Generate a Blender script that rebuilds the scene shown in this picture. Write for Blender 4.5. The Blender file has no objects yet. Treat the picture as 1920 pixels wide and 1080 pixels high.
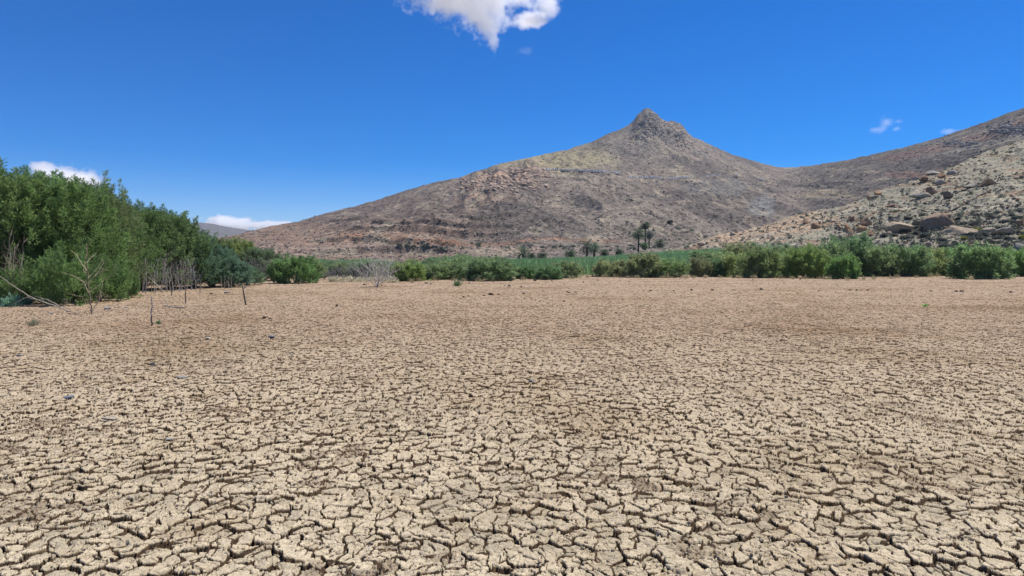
import bpy, math, random
import numpy as np
from mathutils import Vector, Matrix

S = bpy.context.scene
COL = S.collection
RAD = math.radians

# ------------------------------------------------------------------ camera
# A level camera two metres above a dry lake bed; the frame is shifted down a little.
F, HZ, CH = 1297.0, 487.0, 2.0          # focal length and horizon row of the 1920 px photograph, eye height
cd = bpy.data.cameras.new("camera")
cam = bpy.data.objects.new("camera", cd)
COL.objects.link(cam)
cd.sensor_width = 36.0
cd.lens = F / 1920.0 * 36.0
cd.shift_y = -(540.0 - HZ) / 1920.0
cd.clip_start, cd.clip_end = 0.1, 60000.0
cam.location = (0, 0, CH)
cam.rotation_euler = (RAD(90), 0, 0)
S.camera = cam

# ------------------------------------------------------------------ sky, sun, exposure
SUN_AZ, SUN_EL = RAD(58), RAD(60)        # clockwise from straight ahead, above the horizon
w = bpy.data.worlds.new("World")
S.world = w
w.use_nodes = True
nt = w.node_tree
bg = nt.nodes["Background"]
sky = nt.nodes.new("ShaderNodeTexSky")
sky.sky_type = 'NISHITA'
sky.sun_disc = False
sky.sun_elevation, sky.sun_rotation = SUN_EL, SUN_AZ
sky.altitude = 2500.0
sky.air_density, sky.dust_density, sky.ozone_density = 1.1, 0.0, 10.0
hsv = nt.nodes.new("ShaderNodeHueSaturation")
hsv.inputs["Saturation"].default_value = 1.36
hsv.inputs["Hue"].default_value = 0.508
nt.links.new(sky.outputs[0], hsv.inputs["Color"])
nt.links.new(hsv.outputs[0], bg.inputs["Color"])
bg.inputs["Strength"].default_value = 0.102
sl = bpy.data.lights.new("sun", 'SUN')
sl.energy, sl.angle, sl.color = 4.6, RAD(0.5), (1.0, 0.95, 0.87)
sun = bpy.data.objects.new("sun", sl)
COL.objects.link(sun)
sun.rotation_euler = Vector((math.sin(SUN_AZ) * math.cos(SUN_EL), math.cos(SUN_AZ) * math.cos(SUN_EL),
                             math.sin(SUN_EL))).to_track_quat('Z', 'Y').to_euler()
S.view_settings.view_transform = 'Standard'
S.view_settings.look = 'None'
S.view_settings.exposure = 0.35
S.view_settings.gamma = 1.0
S.cycles.volume_step_rate = 0.35
S.cycles.volume_bounces = 28
S.cycles.max_bounces = 32
S.cycles.diffuse_bounces = 5
S.cycles.transparent_max_bounces = 8

# ------------------------------------------------------------------ numpy noise
def h1(ix, iy, s):
    with np.errstate(over='ignore'):
        v = (ix.astype(np.int64).astype(np.uint32) * np.uint32(374761393)
             + iy.astype(np.int64).astype(np.uint32) * np.uint32(668265263)
             + np.uint32((s * 974711 + 12345) & 0xffffffff))
        v = (v ^ (v >> np.uint32(13))) * np.uint32(1274126177)
        v = v ^ (v >> np.uint32(16))
        v = v * np.uint32(2246822519)
        v = v ^ (v >> np.uint32(15))
    return (v & np.uint32(0xffffff)).astype(np.float32) / np.float32(0xffffff)

def noise(x, y, s=0):                                    # value noise, 0..1
    ix, iy = np.floor(x), np.floor(y)
    fx, fy = (x - ix).astype(np.float32), (y - iy).astype(np.float32)
    fx = fx * fx * fx * (fx * (fx * 6 - 15) + 10)
    fy = fy * fy * fy * (fy * (fy * 6 - 15) + 10)
    a, b = h1(ix, iy, s), h1(ix + 1, iy, s)
    c, d = h1(ix, iy + 1, s), h1(ix + 1, iy + 1, s)
    return a + (b - a) * fx + (c - a) * fy + (a - b - c + d) * fx * fy

def fbm(x, y, s=0, o=4, g=0.5):
    t, a, n = 0.0, 1.0, 0.0
    for k in range(o):
        t = t + a * noise(x * 2.03 ** k + 17.3 * k, y * 2.03 ** k - 9.1 * k, s + k * 7)
        n += a
        a *= g
    return t / n

def ridged(x, y, s=0, o=4):
    t, a, n = 0.0, 1.0, 0.0
    for k in range(o):
        t = t + a * (1 - np.abs(2 * noise(x * 2.07 ** k + 5.3 * k, y * 2.07 ** k + 3.1 * k, s + k * 5) - 1))
        n += a
        a *= 0.5
    return t / n

def ss(a, b, x):
    t = np.clip((x - a) / (b - a), 0, 1)
    return t * t * (3 - 2 * t)

# ------------------------------------------------------------------ object helpers
def mk(name, V, faces, mat, parent=None, smooth=False, attrs=None, cols=None):
    """One mesh object from vertex array V and a list of face-index arrays (each array n x k)."""
    V = np.ascontiguousarray(V, dtype=np.float32)
    if isinstance(faces, np.ndarray):
        faces = [faces]
    me = bpy.data.meshes.new(name)
    me.vertices.add(len(V))
    me.vertices.foreach_set("co", V.ravel())
    tot = sum(f.size for f in faces)
    me.loops.add(tot)
    me.loops.foreach_set("vertex_index", np.concatenate([f.ravel() for f in faces]).astype(np.int32))
    st, off = [], 0
    for f in faces:
        st.append(off + np.arange(len(f)) * f.shape[1])
        off += f.size
    st = np.concatenate(st).astype(np.int32)
    me.polygons.add(len(st))
    me.polygons.foreach_set("loop_start", st)
    if smooth:
        me.polygons.foreach_set("use_smooth", np.ones(len(st), dtype=bool))
    for k, v in (attrs or {}).items():
        at = me.attributes.new(k, 'FLOAT', 'POINT')
        at.data.foreach_set("value", np.ascontiguousarray(v, dtype=np.float32).ravel())
    for k, v in (cols or {}).items():
        at = me.attributes.new(k, 'FLOAT_COLOR', 'POINT')
        v4 = np.ones((len(V), 4), dtype=np.float32)
        v4[:, :3] = v
        at.data.foreach_set("color", v4.ravel())
    me.update(calc_edges=True)
    if mat:
        me.materials.append(mat)
    o = bpy.data.objects.new(name, me)
    COL.objects.link(o)
    o.parent = parent
    return o

def tag(o, label=None, cat=None, group=None, kind=None):
    for k, v in (("label", label), ("category", cat), ("group", group), ("kind", kind)):
        if v:
            o[k] = v
    return o

def empty(name, loc=(0, 0, 0)):
    o = bpy.data.objects.new(name, None)
    o.empty_display_size = 0.3
    o.location = loc
    COL.objects.link(o)
    return o

def copy_tree(o, parent=None):
    c = o.copy()
    COL.objects.link(c)
    c.parent = parent
    for ch in list(o.children):
        copy_tree(ch, c)
    return c

def kids(o):
    return [c for c in COL.objects if c.parent == o] if False else list(o.children)

def gp(px, py, z=0.0):
    """A point of the lake bed from where it shows in the photograph."""
    Y = (CH - z) * F / (py - HZ)
    return Vector(((px - 960) / F * Y, Y, z))

def grid_faces(nr, nc, base=0):
    i = np.arange(nr - 1)[:, None] * nc + np.arange(nc - 1)[None, :] + base
    return np.stack([i, i + 1, i + nc + 1, i + nc], -1).reshape(-1, 4)

class Geo:
    """Collects vertices and faces of one part."""
    def __init__(s):
        s.V, s.F4, s.F3, s.n, s.T = [], [], [], 0, []
    def add(s, V, F4=None, F3=None, t=None):
        V = np.asarray(V, dtype=np.float32)
        s.V.append(V)
        if F4 is not None and len(F4):
            s.F4.append(np.asarray(F4, dtype=np.int64) + s.n)
        if F3 is not None and len(F3):
            s.F3.append(np.asarray(F3, dtype=np.int64) + s.n)
        s.T.append(np.full(len(V), 0.5, dtype=np.float32) if t is None else np.asarray(t, dtype=np.float32))
        s.n += len(V)
    def tube(s, P, r, k=5, t=None):
        P = np.asarray(P, dtype=np.float64)
        r = np.asarray(r, dtype=np.float64)
        n = len(P)
        T = np.gradient(P, axis=0)
        T /= np.linalg.norm(T, axis=1)[:, None] + 1e-9
        ref = np.array([0.31, 0.95, 0.1]) if abs(T[0][2]) > 0.7 else np.array([0.1, 0.05, 1.0])
        A = np.cross(T, ref)
        A /= np.linalg.norm(A, axis=1)[:, None] + 1e-9
        B = np.cross(T, A)
        a = np.arange(k) / k * 2 * math.pi
        V = P[:, None, :] + r[:, None, None] * (np.cos(a)[None, :, None] * A[:, None, :] + np.sin(a)[None, :, None] * B[:, None, :])
        i = np.arange(n - 1)[:, None] * k + np.arange(k)[None, :]
        j = np.arange(n - 1)[:, None] * k + (np.arange(k)[None, :] + 1) % k
        F4 = np.stack([i, j, j + k, i + k], -1).reshape(-1, 4)
        s.add(V.reshape(-1, 3), F4, None, None if t is None else np.full(n * k, t))
        e = (n - 1) * k
        s.F3.append(np.array([[e, e + q, e + q + 1] for q in range(1, k - 1)]) + s.n - n * k)
    def sprays(s, P, D, L, W, rng, t=None):
        """Slim leaf-spray quads at P along unit directions D."""
        n = len(P)
        q = rng.normal(size=(n, 3))
        q = np.cross(D, q)
        q /= np.linalg.norm(q, axis=1)[:, None] + 1e-9
        L = np.broadcast_to(L, (n,))[:, None]
        W = np.broadcast_to(W, (n,))[:, None]
        V = np.stack([P, P + D * L * 0.45 + q * W * 0.5, P + D * L, P + D * L * 0.45 - q * W * 0.5], 1).reshape(-1, 3)
        tt = np.repeat(rng.random(n) if t is None else t, 4)
        s.add(V, np.arange(4 * n).reshape(n, 4), None, tt)
    def build(s, name, mat, parent=None, smooth=False):
        fs = []
        if s.F4:
            fs.append(np.concatenate(s.F4))
        if s.F3:
            fs.append(np.concatenate(s.F3))
        return mk(name, np.concatenate(s.V), fs, mat, parent, smooth, {"tint": np.concatenate(s.T)})

# ------------------------------------------------------------------ materials
def new_mat(name):
    m = bpy.data.materials.new(name)
    m.use_nodes = True
    t = m.node_tree
    p = t.nodes["Principled BSDF"]
    p.inputs["Specular IOR Level"].default_value = 0.15
    return m, t, t.nodes, t.links, p

def N(nodes, typ, **kw):
    n = nodes.new(typ)
    for k, v in kw.items():
        setattr(n, k, v)
    return n

def math_node(t, op, a, b=None, clamp=False):
    n = t.nodes.new("ShaderNodeMath")
    n.operation, n.use_clamp = op, clamp
    for i, v in enumerate((a, b)):
        if v is None:
            continue
        if isinstance(v, (int, float)):
            n.inputs[i].default_value = v
        else:
            t.links.new(v, n.inputs[i])
    return n.outputs[0]

def mix_col(t, fac, a, b, blend='MIX'):
    n = t.nodes.new("ShaderNodeMix")
    n.data_type, n.blend_type = 'RGBA', blend
    for sock, v in ((n.inputs["Factor"], fac), (n.inputs["A"], a), (n.inputs["B"], b)):
        pass
    ins = [n.inputs[0], n.inputs[6], n.inputs[7]]
    for sock, v in zip(ins, (fac, a, b)):
        if isinstance(v, (int, float)):
            sock.default_value = v
        elif isinstance(v, tuple):
            sock.default_value = (*v, 1) if len(v) == 3 else v
        else:
            t.links.new(v, sock)
    return n.outputs[2]

def ramp(t, fac, stops):
    n = t.nodes.new("ShaderNodeMapRange")
    n.inputs[1].default_value, n.inputs[2].default_value = stops
    t.links.new(fac, n.inputs[0])
    n.interpolation_type = 'SMOOTHSTEP'
    return n.outputs[0]

def tex_noise(t, vec, scale, detail=4, rough=0.55):
    n = t.nodes.new("ShaderNodeTexNoise")
    n.inputs["Scale"].default_value = scale
    n.inputs["Detail"].default_value = detail
    n.inputs["Roughness"].default_value = rough
    if vec is not None:
        t.links.new(vec, n.inputs["Vector"])
    return n.outputs["Fac"]

def bump(t, h, strength, dist, normal=None):
    n = t.nodes.new("ShaderNodeBump")
    n.inputs["Strength"].default_value = strength
    n.inputs["Distance"].default_value = dist
    t.links.new(h, n.inputs["Height"])
    if normal is not None:
        t.links.new(normal, n.inputs["Normal"])
    return n.outputs[0]

def attr(t, name, kind='GEOMETRY'):
    n = t.nodes.new("ShaderNodeAttribute")
    n.attribute_type = kind
    n.attribute_name = name
    return n

def mat_leaf(name, transl=0.5):
    m, t, nd, lk, p = new_mat(name)
    oi = nd.new("ShaderNodeObjectInfo")
    a = attr(t, "tint")
    f = math_node(t, 'MULTIPLY_ADD', a.outputs["Fac"], 0.9)
    f.node.inputs[2].default_value = 0.55
    f = math_node(t, 'MULTIPLY', f, LEAF_GAIN)
    mul = N(nd, "ShaderNodeVectorMath", operation='SCALE')
    lk.new(oi.outputs["Color"], mul.inputs[0])
    lk.new(f, mul.inputs["Scale"])
    lk.new(mul.outputs[0], p.inputs["Base Color"])
    p.inputs["Roughness"].default_value = 0.55
    p.inputs["Specular IOR Level"].default_value = 0.25
    tr = nd.new("ShaderNodeBsdfTranslucent")
    lk.new(mul.outputs[0], tr.inputs["Color"])
    mx = nd.new("ShaderNodeMixShader")
    mx.inputs[0].default_value = transl
    lk.new(p.outputs[0], mx.inputs[1])
    lk.new(tr.outputs[0], mx.inputs[2])
    lk.new(mx.outputs[0], nd["Material Output"].inputs["Surface"])
    return m

def mat_wood(name):
    m, t, nd, lk, p = new_mat(name)
    oi = nd.new("ShaderNodeObjectInfo")
    tc = nd.new("ShaderNodeTexCoord")
    n = tex_noise(t, tc.outputs["Object"], 9, 4, 0.6)
    c = mix_col(t, n, (0.5, 0.5, 0.5), (1.3, 1.25, 1.2))
    lk.new(mix_col(t, 1.0, oi.outputs["Color"], c, 'MULTIPLY'), p.inputs["Base Color"])
    p.inputs["Roughness"].default_value = 0.85
    lk.new(bump(t, n, 0.5, 0.02), p.inputs["Normal"])
    return m

ROCK_GREY = 0.7
def mat_rock(name, scale=1.0, bd=0.12):
    """Weathered rock: the object's colour, greyer lichen patches, pits and cracks."""
    m, t, nd, lk, p = new_mat(name)
    oi = nd.new("ShaderNodeObjectInfo")
    tc = nd.new("ShaderNodeTexCoord")
    v = tc.outputs["Object"]
    big = tex_noise(t, v, 1.1 * scale, 5, 0.6)
    fine = tex_noise(t, v, 7 * scale, 6, 0.65)
    c = mix_col(t, math_node(t, 'MULTIPLY', ramp(t, big, (0.45, 0.66)), ROCK_GREY), oi.outputs["Color"], (0.34, 0.295, 0.225))
    c = mix_col(t, 1.0, c, mix_col(t, ramp(t, fine, (0.3, 0.7)), (0.55, 0.55, 0.55), (1.25, 1.25, 1.25)), 'MULTIPLY')
    lk.new(c, p.inputs["Base Color"])
    p.inputs["Roughness"].default_value = 0.9
    lk.new(bump(t, fine, 0.8, bd), p.inputs["Normal"])
    return m

ROCK_GREY = 0.7
LEAF_GAIN = 2.7
LEAF = mat_leaf("leaf_spray")
REED = mat_leaf("reed_blade", 0.45)
WOOD = mat_wood("bark_and_dead_wood")
ROCK = mat_rock("weathered_rock", 1.3, 0.14)
STONE = mat_rock("small_stone", 1.0, 0.004)

# ================================================================== the dry lake bed: real cracked plates
def voro(x, y, cell, seed, jit=0.92):
    """Nearest cell id, its offset, distance to the nearest cell border and a hash of that border."""
    gx, gy = x / cell, y / cell
    ix, iy = np.floor(gx), np.floor(gy)
    best = np.full(x.shape, 1e9, np.float32)
    bx = np.zeros(x.shape, np.float32); by = bx.copy(); bi = bx.copy(); bj = bx.copy()
    def pt(cx, cy):
        return (cx + 0.5 + (h1(cx, cy, seed) - 0.5) * jit - gx).astype(np.float32), \
               (cy + 0.5 + (h1(cx, cy, seed + 1) - 0.5) * jit - gy).astype(np.float32)
    for dx in (-1, 0, 1):
        for dy in (-1, 0, 1):
            px, py = pt(ix + dx, iy + dy)
            d = px * px + py * py
            m = d < best
            best = np.where(m, d, best)
            bx = np.where(m, px, bx); by = np.where(m, py, by)
            bi = np.where(m, ix + dx, bi); bj = np.where(m, iy + dy, bj)
    ed = np.full(x.shape, 1e9, np.float32)
    ei = np.zeros(x.shape, np.float32); ej = ei.copy()
    for dx in (-2, -1, 0, 1, 2):
        for dy in (-2, -1, 0, 1, 2):
            if abs(dx) + abs(dy) > 3:
                continue
            cx, cy = bi + dx, bj + dy
            if dx == 0 and dy == 0:
                continue
            px, py = pt(cx, cy)
            qx, qy = px - bx, py - by
            l = np.sqrt(qx * qx + qy * qy) + 1e-6
            d = ((px + bx) * qx + (py + by) * qy) * 0.5 / l
            m = d < ed
            ed = np.where(m, d, ed)
            ei = np.where(m, cx, ei); ej = np.where(m, cy, ej)
    eh = h1(bi + ei, bj + ej, seed + 3)
    return bi, bj, -bx * cell, -by * cell, ed * cell, eh

def mud(x, y):
    """Height, plate tint and crumb amount of the cracked mud at x, y (metres)."""
    x = np.asarray(x, np.float64); y = np.asarray(y, np.float64)
    wx = x + 0.085 * (noise(x * 4.2, y * 4.2, 1) - .5) + 0.030 * (noise(x * 17, y * 17, 2) - .5) + 0.006 * (noise(x * 38, y * 38, 5) - .5)
    wy = y + 0.085 * (noise(x * 4.2, y * 4.2, 3) - .5) + 0.030 * (noise(x * 17, y * 17, 4) - .5) + 0.006 * (noise(x * 38, y * 38, 6) - .5)
    i1, j1, ox, oy, d1, e1 = voro(wx, wy, 0.148, 11, 0.84)
    i2, j2, px, py, d2, e2 = voro(wx * 1.02 + 5, wy * 1.02, 0.108, 31)
    big = fbm(x * 0.55, y * 0.55, 41, 3)
    rub = ss(0.58, 0.74, fbm(x * 1.1, y * 1.1, 43, 4, .6)) * 0.9
    open_ = ss(0.3, 0.75, big)
    w1 = 0.0044 + (0.0025 + 0.006 * open_) * e1 + 0.005 * (noise(x * 9, y * 9, 8) - .45)
    c1 = ss(w1 - 0.001, w1 + 0.0035, d1)
    w2 = 0.007 * np.maximum(e2 - 0.5, 0) / 0.5
    c2 = np.where(e2 > 0.5, ss(w2 - 0.003, w2 + 0.004, d2), 1.0)
    hp = h1(i1, j1, 51)
    tx, ty = (h1(i1, j1, 52) - .5), (h1(i1, j1, 53) - .5)
    top = (hp - .5) * 0.027 + (tx * ox + ty * oy) * np.where(h1(i1, j1, 59) > .7, 0.42, 0.16)
    top = top + (h1(i2, j2, 54) - .5) * 0.010 + ((h1(i2, j2, 55) - .5) * px + (h1(i2, j2, 56) - .5) * py) * 0.10
    top = top + 0.010 * np.exp(-d1 / 0.022) * (hp > 0.35) - 0.010 * np.exp(-d1 / 0.012) * (hp <= 0.35)
    top = top + 0.012 * (fbm(x * 22, y * 22, 57, 3) - .5) + 0.004 * (noise(x * 95, y * 95, 58) - .5)
    # hairline cracks across the plates
    i4, j4, _a, _b, d4, e4 = voro(wx * .97 + 9, wy * .97 + 2, 0.072, 91)
    top = top - np.where(e4 > 0.55, 0.016 * (1 - ss(0.0012, 0.0045, d4)), 0) * (y < 16)
    # crumbs: broken bits lying in and over the cracks
    i3, j3, qx, qy, d3, e3 = voro(wx + 3, wy + 7, 0.042, 71)
    h3 = h1(i3, j3, 72)
    bits = -0.018 + 0.036 * h3 * ss(0.0, 0.011, d3) + ((h1(i3, j3, 73) - .5) * qx + (h1(i3, j3, 74) - .5) * qy) * 0.9
    floor = -0.055 + 0.030 * noise(x * 14, y * 14, 75) + np.where(h3 > 0.6, 0.03, 0.0) * ss(0.0, 0.011, d3)
    c = c1 * (0.25 + 0.75 * c2)
    z = floor + (top - floor) * c
    rm = rub * (noise(x * 6, y * 6, 76) > 0.35 + 0.2 * c)
    z = z + (bits - z) * np.clip(rm, 0, 1) * 0.85
    z = z + 0.05 * (fbm(x * 0.35, y * 0.35, 77, 2) - .5)
    crumb = np.clip(rm, 0, 1)
    tint = np.clip(0.5 + (hp - .5) * 0.7 + (big - .5) * 0.8, 0, 1)
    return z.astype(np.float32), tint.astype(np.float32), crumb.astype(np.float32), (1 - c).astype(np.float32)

def mud_mat():
    m, t, nd, lk, p = new_mat("dried_mud")
    geo = nd.new("ShaderNodeNewGeometry")
    v = geo.outputs["Position"]
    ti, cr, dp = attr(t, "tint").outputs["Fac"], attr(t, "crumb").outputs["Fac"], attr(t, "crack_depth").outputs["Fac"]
    fine = tex_noise(t, v, 26, 6, 0.7)
    big = tex_noise(t, v, 0.16, 3, 0.5)
    sep = nd.new("ShaderNodeSeparateXYZ"); lk.new(v, sep.inputs[0])
    dist = nd.new("ShaderNodeMapRange")                     # the silt turns browner towards the far shore
    lk.new(sep.outputs["Y"], dist.inputs[0])
    dist.inputs[1].default_value, dist.inputs[2].default_value = 4.0, 20.0
    c = mix_col(t, dist.outputs[0], MUD_NEAR, MUD_FAR)
    dark = mix_col(t, dist.outputs[0], (0.40, 0.345, 0.24), (0.34, 0.248, 0.168))
    c = mix_col(t, ramp(t, ti, (0.62, 0.0)), c, dark)
    c = mix_col(t, math_node(t, 'MULTIPLY', cr, 0.8, True), c, (0.255, 0.196, 0.135))      # loose crumbs
    c = mix_col(t, ramp(t, dp, (0.04, 0.36)), c, (0.085, 0.058, 0.036))                      # darker crack soil, plus crack shade painted into the colour
    c = mix_col(t, ramp(t, big, (0.48, 0.68)), c, mix_col(t, 1.0, c, (0.80, 0.76, 0.71), 'MULTIPLY'))
    mid = tex_noise(t, v, 0.7, 5, 0.65)
    c = mix_col(t, ramp(t, mid, (0.50, 0.66)), c, mix_col(t, 1.0, c, (0.92, 0.89, 0.86), 'MULTIPLY'))
    c = mix_col(t, 1.0, c, mix_col(t, ramp(t, fine, (0.25, 0.75)), (0.80, 0.79, 0.77), (1.14, 1.14, 1.14)), 'MULTIPLY')
    lk.new(c, p.inputs["Base Color"])
    p.inputs["Roughness"].default_value = 0.95
    p.inputs["Specular IOR Level"].default_value = 0.05
    # hairline cracks and grain
    wn = nd.new("ShaderNodeTexNoise"); wn.inputs["Scale"].default_value = 14; lk.new(v, wn.inputs["Vector"])
    ad = N(nd, "ShaderNodeVectorMath", operation='MULTIPLY_ADD')
    lk.new(wn.outputs["Color"], ad.inputs[0]); ad.inputs[1].default_value = (.06, .06, .06); lk.new(v, ad.inputs[2])
    vo = N(nd, "ShaderNodeTexVoronoi", feature='DISTANCE_TO_EDGE'); vo.inputs["Scale"].default_value = 17
    lk.new(ad.outputs[0], vo.inputs["Vector"])
    hair = ramp(t, vo.outputs["Distance"], (0.0, 0.05))
    hgt = math_node(t, 'ADD', math_node(t, 'MULTIPLY', hair, 0.6), fine)
    lk.new(bump(t, hgt, 0.75, 0.010), p.inputs["Normal"])
    return m

MUD_NEAR = (0.545, 0.46, 0.318)
MUD_FAR = (0.425, 0.318, 0.218)
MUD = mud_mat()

def lake_bed():
    Vs, Fs, T, K, Dp, n = [], [], [], [], [], 0
    near = [3.3]
    while near[-1] < 9.0:
        near.append(near[-1] + near[-1] ** 2 / 2700.0)
    mid = np.arange(near[-1], 30.0, 0.026)
    far = [mid[-1]]
    while far[-1] < 112.0:
        far.append(far[-1] + 0.035 * (far[-1] / 30.0) ** 1.1)
    for Y, nc in ((np.array(near), 1650), (mid, 1450), (np.array(far), 900)):
        u = np.linspace(-0.92, 0.92, nc)
        X = u[None, :] * Y[:, None]
        Yg = np.repeat(Y[:, None], nc, 1)
        for a in range(0, len(Y), 60):
            z, ti, cr, dp = mud(X[a:a + 60], Yg[a:a + 60])
            Vs.append(np.stack([X[a:a + 60], Yg[a:a + 60], z], -1).reshape(-1, 3))
            T.append(ti.ravel()); K.append(cr.ravel()); Dp.append(dp.ravel())
        Fs.append(grid_faces(len(Y), nc, n))
        n += len(Y) * nc
    # the same mud beside and behind the camera, on a plainer mesh
    rows = np.arange(-6.0, 30.5, 0.036)
    inner = np.maximum(0.915 * rows, 0.915 * 3.32)
    off = np.arange(0, 9.0, 0.036)
    blocks = [(sg * (inner[:, None] + off[None]), np.repeat(rows[:, None], len(off), 1), sg) for sg in (-1, 1)]
    rb, cb = np.arange(-6.0, 3.32, 0.03), np.arange(-3.05, 3.06, 0.03)
    blocks.append((np.repeat(cb[None], len(rb), 0), np.repeat(rb[:, None], len(cb), 1), 1))
    for X, Yg, sg in blocks:
        for a in range(0, len(X), 100):
            z, ti, cr, dp = mud(X[a:a + 100], Yg[a:a + 100])
            Vs.append(np.stack([X[a:a + 100], Yg[a:a + 100], z], -1).reshape(-1, 3))
            T.append(ti.ravel()); K.append(cr.ravel()); Dp.append(dp.ravel())
        fc = grid_faces(*X.shape, n)
        Fs.append(fc if sg > 0 else fc[:, ::-1])
        n += X.size
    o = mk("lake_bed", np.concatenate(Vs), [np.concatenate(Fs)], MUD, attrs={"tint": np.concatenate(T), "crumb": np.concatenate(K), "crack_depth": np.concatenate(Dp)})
    tag(o, kind="structure")

lake_bed()

# the earth sheet under and around everything, out to the horizon
def ground_mat():
    m, t, nd, lk, p = new_mat("dry_earth")
    geo = nd.new("ShaderNodeNewGeometry")
    n = tex_noise(t, geo.outputs["Position"], 0.05, 8, 0.6)
    f = tex_noise(t, geo.outputs["Position"], 3, 6, 0.7)
    lk.new(mix_col(t, n, (0.30, 0.235, 0.165), (0.44, 0.35, 0.25)), p.inputs["Base Color"])
    lk.new(bump(t, f, 0.8, 0.1), p.inputs["Normal"])
    p.inputs["Roughness"].default_value = 0.95
    return m
def ground():
    r = np.concatenate([[0.0], np.geomspace(2, 14000, 60)])
    a = np.linspace(0, 2 * math.pi, 97)
    X, Y = r[:, None] * np.cos(a)[None], r[:, None] * np.sin(a)[None]
    Z = np.full_like(X, -0.16) - (r[:, None] > 150) * 3.0
    tag(mk("ground", np.stack([X, Y, Z], -1).reshape(-1, 3), grid_faces(61, 97), ground_mat()), kind="structure")
ground()

# ================================================================== terrain: mountain, rocky hillside, distant hill
def terr_mat(name, fine_scale, bump_d):
    m, t, nd, lk, p = new_mat(name)
    geo = nd.new("ShaderNodeNewGeometry")
    v = geo.outputs["Position"]
    c = attr(t, "rock_colour").outputs["Color"]
    a = tex_noise(t, v, fine_scale, 8, 0.72)
    b = tex_noise(t, v, fine_scale * 0.18, 5, 0.6)
    c = mix_col(t, 1.0, c, mix_col(t, ramp(t, a, (0.33, 0.67)), (0.40, 0.41, 0.42), (1.32, 1.30, 1.25)), 'MULTIPLY')
    c = mix_col(t, 1.0, c, mix_col(t, ramp(t, b, (0.35, 0.65)), (0.87, 0.85, 0.81), (1.14, 1.10, 1.02)), 'MULTIPLY')
    lk.new(c, p.inputs["Base Color"])
    p.inputs["Roughness"].default_value = 0.95
    p.inputs["Specular IOR Level"].default_value = 0.08
    lk.new(bump(t, a, 0.9, bump_d), p.inputs["Normal"])
    return m

def interp(px, pts):
    a = np.array(pts, dtype=float)
    return np.interp(px, a[:, 0], a[:, 1])

class Terrain:
    """A height field in u = X/Y and Y, with look-ups from where a spot shows in the photograph."""
    def __init__(s, u, Y, Z):
        s.u, s.Y, s.Z = u, Y, Z                       # u (nc), Y and Z (nr, nc)
        s.E = (Z - CH) / Y
        s.M = np.maximum.accumulate(s.E, 0)
    def col(s, px):
        f = ((px - 960) / F - s.u[0]) / (s.u[-1] - s.u[0]) * (len(s.u) - 1)
        return int(np.clip(round(f), 0, len(s.u) - 1))
    def hit(s, px, py):
        c = s.col(px)
        e = (HZ - py) / F
        k = int(np.argmax(s.M[:, c] >= e)) if s.M[-1, c] >= e else int(np.argmax(s.E[:, c]))
        k = max(k, 1)
        e0, e1 = s.E[k - 1, c], s.E[k, c]
        f = np.clip((e - e0) / (e1 - e0 + 1e-9), 0, 1)
        Y = s.Y[k - 1, c] + f * (s.Y[k, c] - s.Y[k - 1, c])
        z = s.Z[k - 1, c] + f * (s.Z[k, c] - s.Z[k - 1, c])
        return np.array([s.u[c] * Y, Y, z])
    def sample(s, n, rng, wfun=None):
        """n visible spots spread evenly over what the camera sees of the slope, times a weight of (px, py)."""
        vis = s.E >= s.M - 1e-6
        dE = np.diff(s.M, axis=0, prepend=s.M[:1])
        px = s.u[None, :] * F + 960 + 0 * s.E
        py = HZ - s.E * F
        wgt = np.where(vis, np.clip(dE, 0, 0.01), 0)
        if wfun is not None:
            wgt = wgt * wfun(px, py)
        wgt = wgt.ravel() / wgt.sum()
        k = rng.choice(len(wgt), n, p=wgt)
        X = (s.u[None, :] * s.Y).ravel()[k]
        jit = rng.normal(size=n) * 0.4
        return np.stack([X + jit, s.Y.ravel()[k], s.Z.ravel()[k]], 1), px.ravel()[k], py.ravel()[k]

SKY_A = [(300, 466), (380, 452), (440, 441), (480, 431), (520, 423), (560, 415), (600, 403), (650, 390), (700, 376), (760, 357), (800, 345),
         (860, 333), (900, 319), (960, 302), (1000, 294), (1060, 281), (1110, 267), (1140, 251), (1170, 239), (1185, 229), (1200, 213),
         (1210, 205), (1218, 204), (1228, 211), (1238, 221), (1252, 228), (1265, 228), (1280, 236), (1290, 248), (1300, 257), (1330, 270),
         (1370, 288), (1420, 304), (1460, 313), (1490, 314), (1530, 309), (1600, 297), (1700, 275), (1760, 259), (1800, 246), (1850, 228),
         (1890, 213), (1920, 203), (2000, 176), (2100, 150), (2400, 120)]
DIST_A = [(300, 520), (440, 600), (860, 800), (1100, 930), (1215, 1000), (1330, 1050), (1490, 1200), (1560, 1080), (1700, 900), (1920, 720), (2400, 600)]

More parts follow.
